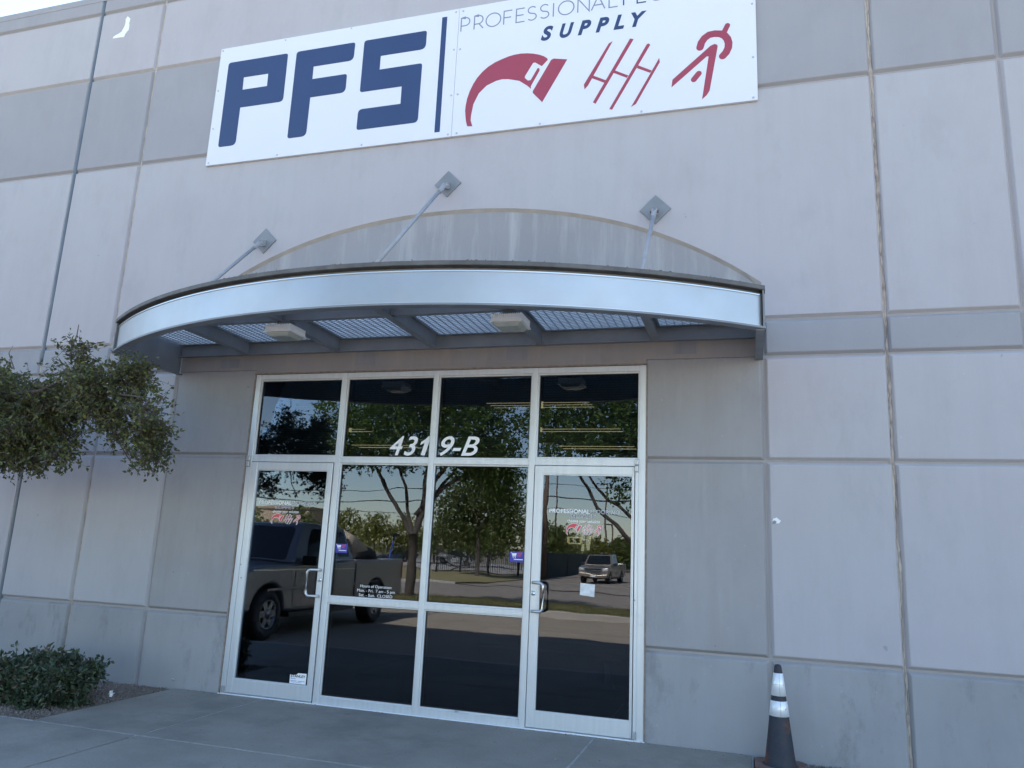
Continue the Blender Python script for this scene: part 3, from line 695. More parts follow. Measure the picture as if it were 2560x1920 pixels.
# ---- lamps hung under the rafters
for i, x in enumerate((-3.64, -1.69)):
    t = empty('canopy_lamp', (x, -1.03, 3.02), 'square white lamp under the canopy, '+('nearer the left door' if i == 0 else 'nearer the right door'), 'lamp', 'lamps under the canopy')
    y = -1.03; h = .120; mb = MB()
    mb.add([(x-h,y-h,3.045),(x+h,y-h,3.045),(x+h,y+h,3.045),(x-h,y+h,3.045),(x-h*.92,y-h*.92,3.098),(x+h*.92,y-h*.92,3.098),(x+h*.92,y+h*.92,3.098),(x-h*.92,y+h*.92,3.098)],
           [(0,3,2,1),(4,5,6,7),(0,1,5,4),(1,2,6,5),(2,3,7,6),(3,0,4,7)])
    for k in range(15):
        q = -h*.9+k*h*1.8/14
        mb.box(x+q-.002, x+q+.002, y-h*1.0, y-h*.9, 3.052, 3.102); mb.box(x-h*1.0, x-h*.9, y+q-.002, y+q+.002, 3.052, 3.102); mb.box(x+h*.9, x+h, y+q-.002, y+q+.002, 3.052, 3.102)
    mb.box(x-h-.006, x+h+.006, y-h-.006, y+h+.006, 3.036, 3.0455)
    mb.build('housing', MT['white_dirty'], t, bevel=.004)
    mb = MB(); a = h*.93; b_ = h*.70
    mb.add([(x-a,y-a,3.0358),(x+a,y-a,3.0358),(x+a,y+a,3.0358),(x-a,y+a,3.0358),(x-b_,y-b_,3.008),(x+b_,y-b_,3.008),(x+b_,y+b_,3.008),(x-b_,y+b_,3.008)],
           [(0,3,2,1),(4,5,6,7),(0,1,5,4),(1,2,6,5),(2,3,7,6),(3,0,4,7)])
    mb.build('lens', MT['lens'], t, bevel=.008)
    MB().box(x-.075, x+.075, y-.05, y+.05, 3.100, 3.112).box(x-.06, x+.06, y-.04, y+.04, 3.112, 3.150).box(x-.085, x-.075, y-.02, y+.02, 3.103, 3.125).box(x+.075, x+.085, y-.02, y+.02, 3.103, 3.125).build('bracket', plain('lamp_bracket', (.12, .13, .14), .5) if i == 0 else bpy.data.materials['lamp_bracket'], t, bevel=.003)

# ================================================================== SIGN
sg = empty('wall_sign', (-2.7, -.015, 5.292), 'large white shop sign reading PFS with supply name and red tool emblems', 'sign')
YS = -.030
def panelbox(x0, x1, z0, z1): return MB().box(x0, x1, YS, -.002, z0, z1).build('sign_panel', MT['sign_white'], sg, bevel=.0015, seg=1)
panelbox(-5.551, -2.7065, 5.293, 6.716); panelbox(-2.7035, .142, 5.293, 6.716)
def roundpoly(pts, rad, seg=4, sharp=()):
    out = []; n = len(pts)
    for i in range(n):
        p = Vector(pts[i]); a = Vector(pts[i-1]); b_ = Vector(pts[(i+1) % n])
        r_ = rad[i] if hasattr(rad, '__len__') else rad
        if r_ <= 0: out.append(tuple(p)); continue
        u = (a-p).normalized(); v = (b_-p).normalized(); r_ = min(r_, (a-p).length*.45, (b_-p).length*.45)
        s0 = p+u*r_; s1 = p+v*r_
        for k in range(seg+1):
            t_ = k/seg; q = (1-t_)**2*s0+2*t_*(1-t_)*p+t_**2*s1; out.append((q.x, q.y))
    return out
def flat(name, polys, mat, parent, y=YS, th=.0016, holes=None):
    """flat raised shape on the sign from 2D outlines, with holes bridged by triangulation"""
    mb = MB()
    for poly in polys:
        mb.prism(poly, y-th, y-.0001, ax=1, cap0=True, cap1=False)
    return mb.build(name, mat, parent)
def letter(outer, hole, mat=MT['navy'], name='letter'):
    bm = bmesh.new(); es = []
    for poly in ([outer]+([hole] if hole else [])):
        vs_ = [bm.verts.new((a, YS-.0018, b_)) for a, b_ in poly]
        for i in range(len(vs_)): es.append(bm.edges.new((vs_[i], vs_[(i+1) % len(vs_)])))
    bmesh.ops.triangle_fill(bm, use_beauty=True, use_dissolve=False, edges=es, normal=(0, -1, 0))
    bm.verts.index_update(); mb = MB(); mb.v = [tuple(v.co) for v in bm.verts]
    for f in bm.faces: mb.f.append([v.index for v in f.verts]); mb.m.append(0); mb.sm.append(False)
    bm.free(); k = 0
    for poly in ([outer]+([hole] if hole else [])):
        mb.prism(poly, YS-.0018, YS-.0001, ax=1, cap0=False, cap1=False)
    return mb.build(name, mat, sg)
z_t, z_b = 6.522, 5.496
letter(roundpoly([(-5.427,z_t),(-4.672,z_t),(-4.666,5.943),(-5.200,5.943),(-5.198,5.496),(-5.418,5.496)], [.035,.03,.05,0,.06,.03]), [(-5.204,6.310),(-4.894,6.310),(-4.891,6.159),(-5.200,6.159)])
letter(roundpoly([(-4.565,z_t),(-3.861,z_t),(-3.864,6.309),(-4.337,6.309),(-4.335,6.160),(-3.924,6.160),(-3.923,5.944),(-4.336,5.944),(-4.336,5.496),(-4.560,5.496)], [.035,.03,.06,0,0,.03,.06,0,.06,.03]), None)
letter(roundpoly([(-3.756,z_t),(-3.047,z_t),(-3.048,6.310),(-3.549,6.310),(-3.549,6.152),(-3.073,6.152),(-3.073,5.491),(-3.752,5.491),(-3.752,5.724),(-3.279,5.724),(-3.281,5.920),(-3.754,5.920)], [.035,.03,.06,0,0,.03,.05,.03,.05,0,0,.03]), None)
flat('divider_bar', [[(-2.889,6.645),(-2.834,6.645),(-2.829,5.357),(-2.885,5.357)]], MT['navy'], sg)
# stroke font
def arcp(cx, cy, rx, ry, a0, a1, n=14): return [(cx+rx*math.cos(R(a0+(a1-a0)*i/n)), cy+ry*math.sin(R(a0+(a1-a0)*i/n))) for i in range(n+1)]
GL = {  # width, strokes in a unit-height box
 'P': (.62, [[(0,0),(0,1),(.30,1)]+arcp(.30,.70,.30,.30,90,-90)+[(0,.40)]]),
 'R': (.66, [[(0,0),(0,1),(.30,1)]+arcp(.30,.69,.30,.31,90,-90)+[(0,.38)], [(.33,.38),(.64,0)]]),
 'O': (1.02, [arcp(.51,.5,.51,.5,90,450,32)]),
 'F': (.56, [[(0,0),(0,1),(.56,1)], [(0,.50),(.50,.50)]]),
 'E': (.58, [[(.58,0),(0,0),(0,1),(.56,1)], [(0,.51),(.50,.51)]]),
 'S': (.60, [arcp(.30,.755,.27,.245,35,250,14)+arcp(.30,.25,.29,.25,75,-145,14)]),
 'I': (.02, [[(0,0),(0,1)]]),
 'N': (.74, [[(0,0),(0,1),(.74,0),(.74,1)]]),
 'A': (.86, [[(0,0),(.43,1),(.86,0)], [(.16,.34),(.70,.34)]]),
 'L': (.55, [[(0,1),(0,0),(.55,0)]]),
 'G': (.88, [arcp(.49,.5,.49,.5,42,328,24)+[(.90,.24),(.90,.48),(.55,.48)]]),
 'U': (.70, [[(0,1),(0,.35)]+arcp(.35,.35,.35,.35,180,360)+[(.70,1)]]),
 'Y': (.74, [[(0,1),(.37,.46),(.74,1)], [(.37,.46),(.37,0)]]),
}
def ribbon(mb, pts, w_, y0, y1, closed=False):
    k = len(mb.v); n = len(pts); P = [Vector(p) for p in pts]
    for i in range(n):
        d0 = (P[i]-P[i-1]).normalized() if i > 0 else ((P[0]-P[-2]).normalized() if closed else (P[1]-P[0]).normalized())
        d1 = (P[i+1]-P[i]).normalized() if i < n-1 else ((P[1]-P[0]).normalized() if closed else d0)
        t_ = (d0+d1); t_ = t_.normalized() if t_.length > 1e-6 else d1
        nn = Vector((-t_.y, t_.x)); c_ = max(.35, nn.dot(Vector((-d1.y, d1.x)))); h = w_/2/c_
        a, b_ = P[i]+nn*h, P[i]-nn*h
        mb.v += [(a.x, y0, a.y), (b_.x, y0, b_.y), (b_.x, y1, b_.y), (a.x, y1, a.y)]
    for i in range(n-1):
        for j in range(4): mb.f.append([k+4*i+j, k+4*i+(j+1) % 4, k+4*i+4+(j+1) % 4, k+4*i+4+j]); mb.m.append(0); mb.sm.append(False)
    if not closed: mb.f += [[k, k+1, k+2, k+3], [k+4*(n-1)+j for j in (3,2,1,0)]]; mb.m += [0,0]; mb.sm += [False, False]
def word(mb, items, z, h, w_, shear, y, th, sx=1.0):
    for q, (ch, x) in enumerate(items):
        for s_i, st in enumerate(GL[ch][1]):
            pts = [(x+(a*h*sx)+shear*b_*h, z+b_*h) for a, b_ in st]
            cl = (ch == 'O'); yo = y-th-.0002*s_i
            ribbon(mb, pts, w_, yo, y-.0001, cl)
hh = .150; zb = 6.446
xsP = [('P',-2.676),('R',-2.536),('O',-2.412),('F',-2.226),('E',-2.098),('S',-1.982),('S',-1.856),('I',-1.722),('O',-1.672),('N',-1.480),('A',-1.347),('L',-1.178)]
mb = MB(); word(mb, xsP, zb, hh, .0115, 0, YS, .0014); mb.build('lettering', MT['grey_letter'], sg, recalc=False)
mb = MB(); word(mb, [('F',-1.040),('L',-.912),('O',-.800),('O',-.622),('R',-.440),('I',-.318),('N',-.270),('G',-.132)], zb, hh, .0125, 0, YS, .0014); mb.build('lettering', MT['navy'], sg, recalc=False)
mb = MB()
for x in (-3.2,): pass
# screws round the edges
for x, z in [(-5.527,6.691),(-4.725,6.693),(-3.927,6.700),(-2.742,6.680),(-2.664,6.678),(-2.738,6.25),(-2.670,6.245),(-2.733,5.741),(-2.665,5.742),(-2.739,5.318),(-2.650,5.321),(-3.676,5.318),(-4.661,5.320),(-5.516,5.321),(-5.518,5.73),(-5.519,6.19),(-1.812,5.315),(-.862,5.314),(.105,5.319),(.110,5.712),(.113,6.25),(.113,6.69),(-1.8,6.69),(-.86,6.69)]:
    MB().lathe([(0,-.005),(.006,-.0045),(.011,-.001),(.011,.0)], (x, YS, z), ax=1, n=10).build('screw', MT['screw'], sg)
# emblems (unit outlines in wall coordinates, reused small on the doors)
CLAW = [(-2.543,5.381),(-2.49,5.374),(-2.512,5.44),(-2.51,5.497),(-2.493,5.612),(-2.443,5.723),(-2.367,5.796),(-2.273,5.833),(-2.21,5.842),(-2.146,5.833),(-2.035,5.798),(-1.955,5.736),(-1.914,5.694),(-1.917,5.722),(-1.837,5.877),(-1.838,5.902),(-1.857,5.908),(-1.921,5.789),(-1.949,5.788),(-1.982,5.823),(-1.978,5.843),(-1.905,5.971),(-1.884,5.973),(-1.816,5.923),(-1.759,5.982),(-1.765,5.999),(-1.80,6.027),(-1.844,6.05),(-1.905,6.072),(-1.969,6.086),(-2.03,6.093),(-2.095,6.091),(-2.16,6.081),(-2.221,6.063),(-2.295,6.037),(-2.362,6.0),(-2.42,5.953),(-2.469,5.896),(-2.51,5.828),(-2.541,5.754),(-2.562,5.682),(-2.573,5.606),(-2.575,5.555),(-2.57,5.505),(-2.560,5.44)]
HEAD = [(-1.725,5.976),(-1.70,5.986),(-1.568,5.956),(-1.798,5.537),(-1.895,5.648),(-1.895,5.668)]
BR = [[(-1.137,6.079),(-1.173,6.061),(-1.400,5.664),(-1.392,5.613),(-1.360,5.650)],
      [(-.974,6.080),(-.941,6.068),(-1.285,5.449),(-1.310,5.468)],
      [(-.819,5.994),(-.800,6.000),(-.788,5.982),(-1.129,5.369),(-1.156,5.377)],
      [(-.705,5.834),(-.700,5.790),(-.912,5.397),(-.957,5.372),(-.945,5.392)],
      [(-1.314,5.746),(-1.328,5.722),(-1.207,5.655),(-1.193,5.679)], [(-1.107,5.767),(-1.121,5.744),(-.999,5.675),(-.985,5.697)], [(-.895,5.787),(-.908,5.762),(-.786,5.694),(-.772,5.716)]]
MAN1 = [(-.595,5.518),(-.586,5.594),(-.250,5.885),(-.215,5.897),(-.192,5.885),(-.189,5.866),(-.262,5.440),(-.285,5.400),(-.328,5.360),(-.268,5.778),(-.283,5.784)]
MAN_ARC = [(-.342,5.883),(-.330,5.93),(-.302,5.972),(-.262,5.998),(-.215,6.002),(-.165,5.992),(-.128,5.967),(-.104,5.93),(-.094,5.885),(-.098,5.84),(-.118,5.795),(-.146,5.765)]
MAN_STUB = [(-.150,5.985),(-.128,6.010),(-.102,6.066)]
MAN_BLOB = [(-.398,5.568),(-.355,5.622)]
def rnd_stroke(mb, pts, w_, y0, y1):
    ribbon(mb, pts, w_, y0, y1)
    for q in (0, -1):
        cx, cz = pts[q]; mb.prism([(cx+w_/2*math.cos(k*math.pi/8), cz+w_/2*math.sin(k*math.pi/8)) for k in range(16)], y0+.00005, y1, ax=1, cap1=False)
def emblem(which, mat, parent, y, th, T=lambda p: p, k=1.0, grow=0.0):
    mb = MB()
    if which == 0:
        for poly in (CLAW, HEAD): mb.prism([T(p) for p in poly], y-th, y-.0001, ax=1, cap1=False)
    elif which == 1:
        for i, poly in enumerate(BR): mb.prism([T(p) for p in poly], y-th+.0001*(i > 3), y-.0001, ax=1, cap1=False)
    else:
        mb.prism([T(p) for p in MAN1], y-th, y-.0001, ax=1, cap1=False)
        rnd_stroke(mb, [T(p) for p in MAN_ARC], .066*k, y-th, y-.0001)
        rnd_stroke(mb, [T(p) for p in MAN_STUB], .047*k, y-th-.0002, y-.0001)
        rnd_stroke(mb, [T(p) for p in MAN_BLOB], .052*k, y-th, y-.0001)
    return mb.build('emblem', mat, parent, recalc=False)
for i in range(3): emblem(i, MT['red'], sg, YS, .0016)

# ================================================================== VINYL ON THE GLASS
def text_mesh(txt, size, bold=0., shear=0., align='LEFT', space=1.):
    cu = bpy.data.curves.new('t', 'FONT'); cu.body = txt; cu.size = size; cu.offset = bold; cu.shear = shear; cu.align_x = align; cu.space_character = space
    o = bpy.data.objects.new('t', cu); COL.objects.link(o); bpy.context.view_layer.update()
    me = bpy.data.meshes.new_from_object(o.evaluated_get(bpy.context.evaluated_depsgraph_get()))
    bpy.data.objects.remove(o); bpy.data.curves.remove(cu); return me
def text_into(mb, txt, x0, x1, z, h, y, bold=0., shear=0., m=0, space=1.):
    """fit text between x0..x1 with given cap height, baseline z, lying in plane y facing -y"""
    me = text_mesh(txt, 1.0, bold, shear, space=space); xs_ = [v.co.x for v in me.vertices]; ys_ = [v.co.y for v in me.vertices]
    mx0, mx1 = min(xs_), max(xs_); my1 = max(ys_); my0 = 0.0
    sx = (x1-x0)/(mx1-mx0); sy = h/(my1-my0)
    k = len(mb.v); mb.v += [(x0+(v.co.x-mx0)*sx, y, z+v.co.y*sy) for v in me.vertices]
    for p in me.polygons: mb.f.append([k+i for i in p.vertices]); mb.m.append(m); mb.sm.append(False)
    bpy.data.meshes.remove(me)
YG = .0456
mb = MB(); text_into(mb, '4', -3.137, -3.000, 2.186, .172, YG, .012, .28); text_into(mb, '3', -2.993, -2.862, 2.186, .172, YG, .012, .28)
mb.prism([(-2.838+a_*.105, 2.186+b_*.172) for a_, b_ in ((.13,0),(.50,0),(1.0,1.0),(.74,1.0),(.48,.84),(.10,.70),(.02,.53),(.42,.66))], YG, YG+.0005, ax=1); text_into(mb, '9-B', -2.643, -2.270, 2.186, .172, YG, .010, .33)
o = mb.build('address_number', MT['vinyl_white'], recalc=False); tag(o, 'white slanted street number 4319-B on the transom glass', 'lettering')
mb = MB(); text_into(mb, 'Hours of Operation:', -3.318, -3.011, 1.003, .024, YG, .0); text_into(mb, 'Mon. - Fri.  7 am - 5 pm', -3.346, -2.980, .9645, .024, YG, .0); text_into(mb, 'Sat. - Sun.  CLOSED', -3.327, -3.000, .9255, .024, YG, .0)
o = mb.build('opening_hours', MT['vinyl_white'], recalc=False); tag(o, 'white opening hours lettering low on the left middle pane', 'lettering')
def decal(x0, x1, zt, which):
    y = .0195; W = x1-x0; s = W/.60
    t = empty('door_decal', ((x0+x1)/2, y, zt-.2), 'small white shop name and red emblems on the %s door glass' % which, 'decal')
    mb = MB(); text_into(mb, 'PROFESSIONAL', x0, x0+W*.585, zt-.036*s, .033*s, y, .016); mb.build('lettering', MT['vinyl_white'], t, recalc=False)
    # FLOORING and SUPPLY are outlined letters: white outline, clear or dark core
    mb = MB(); text_into(mb, 'FLOORING', x0+W*.592, x1, zt-.036*s, .033*s, y, .010); mb.build('lettering', plain('vinyl_grey_outline', (.42, .45, .50), .5), t, recalc=False)
    mb = MB(); text_into(mb, 'SUPPLY', x0+W*.30, x0+W*.675, zt-.075*s, .030*s, y, .03, .3, space=1.1); mb.build('lettering', MT['vinyl_white'], t, recalc=False)
    mb = MB(); text_into(mb, 'SUPPLY', x0+W*.306, x0+W*.668, zt-.0742*s, .0285*s, y-.0006, .0, .3, space=1.12); mb.build('lettering', MT['vinyl_navy'], t, recalc=False)
    mb = MB(); text_into(mb, 'choose your solution', x0+W*.265, x0+W*.725, zt-.112*s, .025*s, y, .008); mb.build('lettering', MT['vinyl_white'], t, recalc=False)
    # emblem row: sign x -2.575..-0.06 maps to W*.25..W*.745
    ex0, ex1 = x0+W*.252, x0+W*.745; k = (ex1-ex0)/2.30
    def Tm(off): 
        return lambda p: (ex0+(p[0]+2.575-off)*k, zt-.213*s+(p[1]-5.36)*k*.95)
    for i, off in ((0, 0), (1, .09), (2, .13)):
        T = Tm(off); e = emblem(i, MT['vinyl_red'], t, y-.0006, .0004, T, k)
        # white keyline behind
        b = MB()
        ol = ([CLAW+[CLAW[0]], HEAD+[HEAD[0]]] if i == 0 else ([q+[q[0]] for q in BR] if i == 1 else [MAN1+[MAN1[0]], MAN_BLOB, MAN_STUB, MAN_ARC]))
        for j, q in enumerate(ol): ribbon(b, [T(p) for p in q], (.050 if i < 2 else (.05, .095, .09, .105)[j])*k, y-.0003-j*.00001, y)
        b.build('keyline', MT['vinyl_white'], t, recalc=False)
decal(-4.437, -3.838, 1.742, 'left'); decal(-1.603, -1.012, 1.745, 'right')
def cart(x0, x1, z0, z1, lb):
    y = .0442; t = empty('sticker', ((x0+x1)/2, y, z0), lb, 'sticker'); W = x1-x0; H = z1-z0
    MB().box(x0, x1, y-.0008, y, z0, z1).build('backing', MT['vinyl_blue'], t)
    yy = y-.0014; q = lambda a, b_: (x0+a*W, z0+b_*H)
    mb = MB(); ribbon(mb, [q(.06,.93), q(.13,.90), q(.22,.52), q(.44,.52)], .004, yy, y-.0008)
    mb.prism([q(.15,.86), q(.48,.86), q(.43,.60), q(.21,.60)], yy, y-.0008, ax=1)
    mb.prism([q(.22,.44), q(.28,.44), q(.28,.38), q(.22,.38)], yy, y-.0008, ax=1).prism([q(.36,.44), q(.42,.44), q(.42,.38), q(.36,.38)], yy, y-.0008, ax=1)
    mb.build('cart_symbol', MT['vinyl_white'], t, recalc=False)
    mb = MB(); text_into(mb, 'SHOP', x0+W*.52, x0+W*.86, z0+H*.76, H*.18, yy, .04); text_into(mb, '24/7', x0+W*.52, x0+W*.80, z0+H*.55, H*.17, yy, .04)
    mb.box(x0+W*.50, x0+W*.9, yy+.0002, y-.0008, z0+H*.50, z0+H*.97) if False else None
    mb.build('red_mark', MT['vinyl_red'], t, recalc=False)
    mb = MB(); mb.box(x0+W*.30, x0+W*.92, yy, y-.0008, z0+H*.22, z0+H*.30); mb.build('small_print', MT['vinyl_white'], t)
cart(-3.602, -3.478, 1.292, 1.371, 'small blue sticker with a shopping cart, left middle pane')
cart(-1.942, -1.815, 1.288, 1.373, 'small blue sticker with a shopping cart beside the right door')
t = empty('security_sticker', (-3.84, .019, .146), 'white security sticker low on the left door glass', 'sticker'); y = .0190
MB().prism([(-3.921,.220),(-3.858,.220),(-3.842,.236),(-3.757,.236),(-3.757,.146),(-3.921,.146)], y-.0008, y, ax=1).build('backing', MT['vinyl_white'], t)
mb = MB(); text_into(mb, 'STANLEY', -3.912, -3.766, .200, .021, y-.0012, .03); mb.build('lettering', MT['black'], t, recalc=False)
mb = MB(); text_into(mb, 'Security', -3.912, -3.862, .184, .011, y-.0012, .01); mb.box(-3.912, -3.850, y-.0014, y-.0008, .167, .1705); mb.box(-3.838, -3.770, y-.0014, y-.0008, .167, .1705); mb.box(-3.912, -3.800, y-.0014, y-.0008, .157, .1595); mb.build('small_print', MT['vinyl_blue'], t, recalc=False)

mb = MB()
for ch_, a_, b_ in (('S',-1.838,-1.716),('U',-1.652,-1.512),('P',-1.474,-1.345),('P',-1.302,-1.173),('L',-1.132,-1.030),('Y',-.968,-.822)): text_into(mb, ch_, a_, b_, 6.205, .146, YS-.0012, .045, .30)
mb.build('lettering', MT['navy'], sg, recalc=False)
# ================================================================== TRAFFIC CONE
cx, cy = .178, -.28
t = empty('traffic_cone', (cx, cy, -.012), 'worn black and rust traffic cone with two silver bands against the wall', 'traffic cone')
def conemat():
    m, tt, b = new_mat('dirty_cone_rubber'); v = coords(tt); b.inputs['Roughness'].default_value = .65
    c = ramp(tt, noise(tt, v, 9, 6, .7), [(.38, (.014, .021, .036)), (.54, (.024, .027, .038)), (.61, (.085, .036, .028)), (.72, (.24, .07, .035))])
    tt.links.new(c, b.inputs['Base Color']); bump(tt, b, noise(tt, v, 30, 4), .5, .004); return m
MT['cone'] = conemat()
def rad(z): return .104-(z-.035)*(.104-.024)/(.685-.035)
MB().lathe([(rad(.035)+.004, .030), (rad(.05), .05), (rad(.60), .60), (rad(.66), .655), (.024, .678), (.018, .690), (0, .695)], (cx, cy, -.012), n=32).build('body', MT['cone'], t)
mb = MB(); n = 8
mb.prism(roundpoly([(cx-.17, cy-.17), (cx+.17, cy-.17), (cx+.17, cy+.17), (cx-.17, cy+.17)], .06), -.012, .022, ax=2)
mb.build('base', plain('worn_cone_base', (.16, .10, .08), .8, var=.4, vscale=12, bmp=.4), t, bevel=.008)
mb = MB().lathe([(.13, .022), (.118, .036), (.104, .040)], (cx, cy, -.012), n=24); mb.build('base_collar', MT['cone'], t)
def foil():
    m, tt, b = new_mat('reflective_band'); v = coords(tt); c = ramp(tt, noise(tt, v, 18, 5, .7), [(.35, (.72, .76, .80)), (.66, (.86, .88, .90))])
    c = mix(tt, ramp(tt, noise(tt, v, 30, 2), [(.70, 0.), (.74, .8)]), c, (.30, .26, .24)); tt.links.new(c, b.inputs['Base Color']); b.inputs['Roughness'].default_value = .35; b.inputs['Metallic'].default_value = .25; return m
MT['foil'] = foil()
for z0, z1 in ((.485, .635), (.352, .452)):
    MB().lathe([(rad(z0)+.0005, z0), (rad(z0)+.003, z0+.001), (rad(z1)+.003, z1-.001), (rad(z1)+.0005, z1)], (cx, cy, -.012), n=32).build('reflective_band', MT['foil'], t)
ang = math.atan2(-6.35-cy, 0-cx)+.18
for z0, z1 in ((.485, .635), (.352, .452)):
    MB().tube([(cx+(rad(z)+.0032)*math.cos(ang), cy+(rad(z)+.0032)*math.sin(ang), z-.012) for z in (z0, z1)], .0012, 5).build('band_seam', MT['rod'], t)
MB().lathe([(rad(.56)+.0034, .5595), (rad(.56)+.0042, .5605), (rad(.56)+.0034, .5615)], (cx, cy, -.012), n=32).build('band_seam', MT['rod'], t)
# litter
r_ = random.Random(77); mb = MB()
for k in range(9):
    c0 = Vector((-5.295+r_.uniform(-.018, .018), -.566+r_.uniform(-.018, .018), .012+r_.uniform(-.008, .02))); u = Vector([r_.gauss(0, 1) for _ in range(3)]).normalized(); v = u.cross(Vector([r_.gauss(0, 1) for _ in range(3)])).normalized(); q = r_.uniform(.010, .022)
    mb.add([tuple(c0-u*q-v*q*.6), tuple(c0+u*q-v*q*.4), tuple(c0+u*q*.8+v*q), tuple(c0-u*q*.5+v*q*.8)], [(0, 1, 2, 3)])
o = mb.build('paper_scrap', MT['vinyl_white'], recalc=False); tag(o, 'crumpled white paper scrap on the gravel by the shrub', 'litter')

# ================================================================== FOLIAGE
def crown(name, lobes, nsprig, per, leaf, slen, mat, parent, seed, twig_mat=None, up_=.25, shell=.5, tw=.002, droop=0., cut=None, clumps=0, crad=(.06, .13)):
    rg = np.random.default_rng(seed); org = ORG.get(parent, Vector((0,0,0)))
    wts = np.array([(l[3]*l[4]*l[5])**.75 for l in lobes]); wts /= wts.sum()
    V = []; F = []; mb = MB()
    if clumps:
        sub = []
        for i in rg.choice(len(lobes), clumps, p=wts):
            l = lobes[i]; u = rg.normal(size=3); u /= np.linalg.norm(u); r_ = rg.random()**.45; c_ = rg.uniform(*crad)
            sub.append((l[0]+u[0]*l[3]*r_, l[1]+u[1]*l[4]*r_, l[2]+u[2]*l[5]*r_, c_, c_, c_*.8))
        nb = len(lobes); lobes = list(lobes)+sub
        wts = np.concatenate([wts*.13, np.full(len(sub), .87/len(sub))])
    idx = rg.choice(len(lobes), nsprig, p=wts/wts.sum())
    for i in idx:
        lx, ly, lz, rx, ry, rz = lobes[i]
        u = rg.normal(size=3); u /= np.linalg.norm(u); r_ = rg.random()**shell
        p = np.array([lx+u[0]*rx*r_, ly+u[1]*ry*r_, lz+u[2]*rz*r_])
        if cut and cut(p): continue
        d = u*.9+rg.normal(size=3)*.55+np.array([0, 0, up_-droop]); d /= np.linalg.norm(d)
        L = slen*rg.uniform(.5, 1.3)
        if twig_mat: mb.tube([tuple(p-d*L*.4), tuple(p+d*L*.35), tuple(p+d*L)], [tw, tw*.8, tw*.4], 3, caps=False)
        k = int(per*rg.uniform(.6, 1.3))
        for j in range(k):
            q = p+d*L*(j+rg.random())/k+rg.normal(size=3)*leaf*.25
            a = rg.normal(size=3)+d*.6; a /= np.linalg.norm(a); b_ = np.cross(a, rg.normal(size=3)); b_ /= np.linalg.norm(b_)+1e-9
            s = leaf*rg.uniform(.6, 1.25); c_ = np.cross(a, b_)*s*.12
            k0 = len(V); V += [q, q+a*s*.45+b_*s*.27+c_, q+a*s, q+a*s*.45-b_*s*.27+c_]; F.append((k0, k0+1, k0+2, k0+3))
    V = np.array(V)-np.array(org[:]); me = bpy.data.meshes.new(name); me.from_pydata(V.tolist(), [], F); me.materials.append(mat)
    o = bpy.data.objects.new(name, me); COL.objects.link(o); o.parent = parent; ORG[o] = org
    if twig_mat and mb.v: mb.build('twigs', twig_mat, parent, recalc=False)
    return o
def limbs(name, paths, parent, mat, n=8):
    mb = MB()
    for pts, r0, r1 in paths:
        k = len(pts); mb.tube(pts, [r0+(r1-r0)*i/(k-1) for i in range(k)], n)
    return mb.build(name, mat, parent, recalc=False)
# -- thorny ornamental tree at the left, standing in the gravel bed just out of frame
t = empty('ornamental_tree', (-6.95, -1.25, -.02), 'small dense thorny tree with dull green leaves left of the canopy', 'tree')
limbs('trunk', [([(-6.95,-1.25,-.05),(-6.93,-1.22,.6),(-6.85,-1.27,1.2),(-6.75,-1.3,1.7),(-6.6,-1.3,2.1)], .055, .035)], t, MT['bark'])
limbs('branches', [([(-6.85,-1.27,1.2),(-6.5,-1.3,1.9),(-6.1,-1.3,2.2),(-5.6,-1.35,2.35),(-5.2,-1.4,2.45),(-4.8,-1.45,2.5)], .035, .008),
    ([(-6.6,-1.3,2.1),(-6.1,-1.35,2.5),(-5.6,-1.5,2.5),(-5.27,-1.55,2.6)], .03, .006),
    ([(-5.35,-1.38,2.42),(-5.0,-1.3,2.2),(-4.9,-1.2,2.0),(-4.78,-1.16,1.85)], .010, .004), ([(-5.2,-1.4,2.5),(-4.7,-1.5,2.45),(-4.35,-1.6,2.4)], .010, .004), ([(-5.1,-1.35,2.3),(-4.7,-1.35,2.2),(-4.45,-1.4,2.15)], .009, .003),
    ([(-6.75,-1.3,1.7),(-7.3,-1.2,2.2),(-7.9,-1.1,2.5)], .03, .01), ([(-6.6,-1.3,2.1),(-6.7,-1.0,2.4),(-6.6,-.9,2.6)], .025, .008),
    ([(-5.32,-1.5,2.72),(-5.33,-1.52,2.85),(-5.27,-1.54,2.96),(-5.28,-1.53,3.05)], .008, .003), ([(-6.05,-1.4,2.72),(-6.12,-1.42,2.86),(-6.10,-1.41,2.93)], .006, .002)], t, MT['twig'], 6)
TL = [(-6.25,-1.30,2.24,.52,.48,.36), (-5.86,-1.38,2.33,.34,.40,.30), (-5.95,-1.35,2.52,.20,.25,.12), (-5.60,-1.38,2.45,.27,.30,.25), (-5.62,-1.35,2.14,.24,.26,.15), (-5.88,-1.35,2.10,.26,.28,.17),
      (-5.22,-1.45,2.56,.30,.30,.16), (-5.02,-1.42,2.45,.26,.30,.22), (-4.95,-1.35,2.62,.24,.22,.10), (-4.73,-1.42,2.62,.16,.18,.12), (-4.45,-1.55,2.40,.17,.15,.10), (-4.75,-1.45,2.40,.17,.20,.14),
      (-4.86,-1.36,2.22,.22,.22,.14), (-4.55,-1.40,2.18,.16,.16,.12), (-4.74,-1.28,2.07,.20,.18,.12), (-4.60,-1.38,1.99,.13,.12,.08), (-4.85,-1.18,1.90,.08,.10,.07), (-5.38,-1.38,1.99,.14,.14,.09),
      (-6.9,-1.25,2.45,.6,.55,.45), (-7.6,-1.15,2.5,.55,.5,.4), (-6.6,-1.1,2.6,.4,.4,.2), (-5.27,-1.53,2.80,.07,.07,.10), (-7.1,-1.1,2.05,.5,.4,.3)]
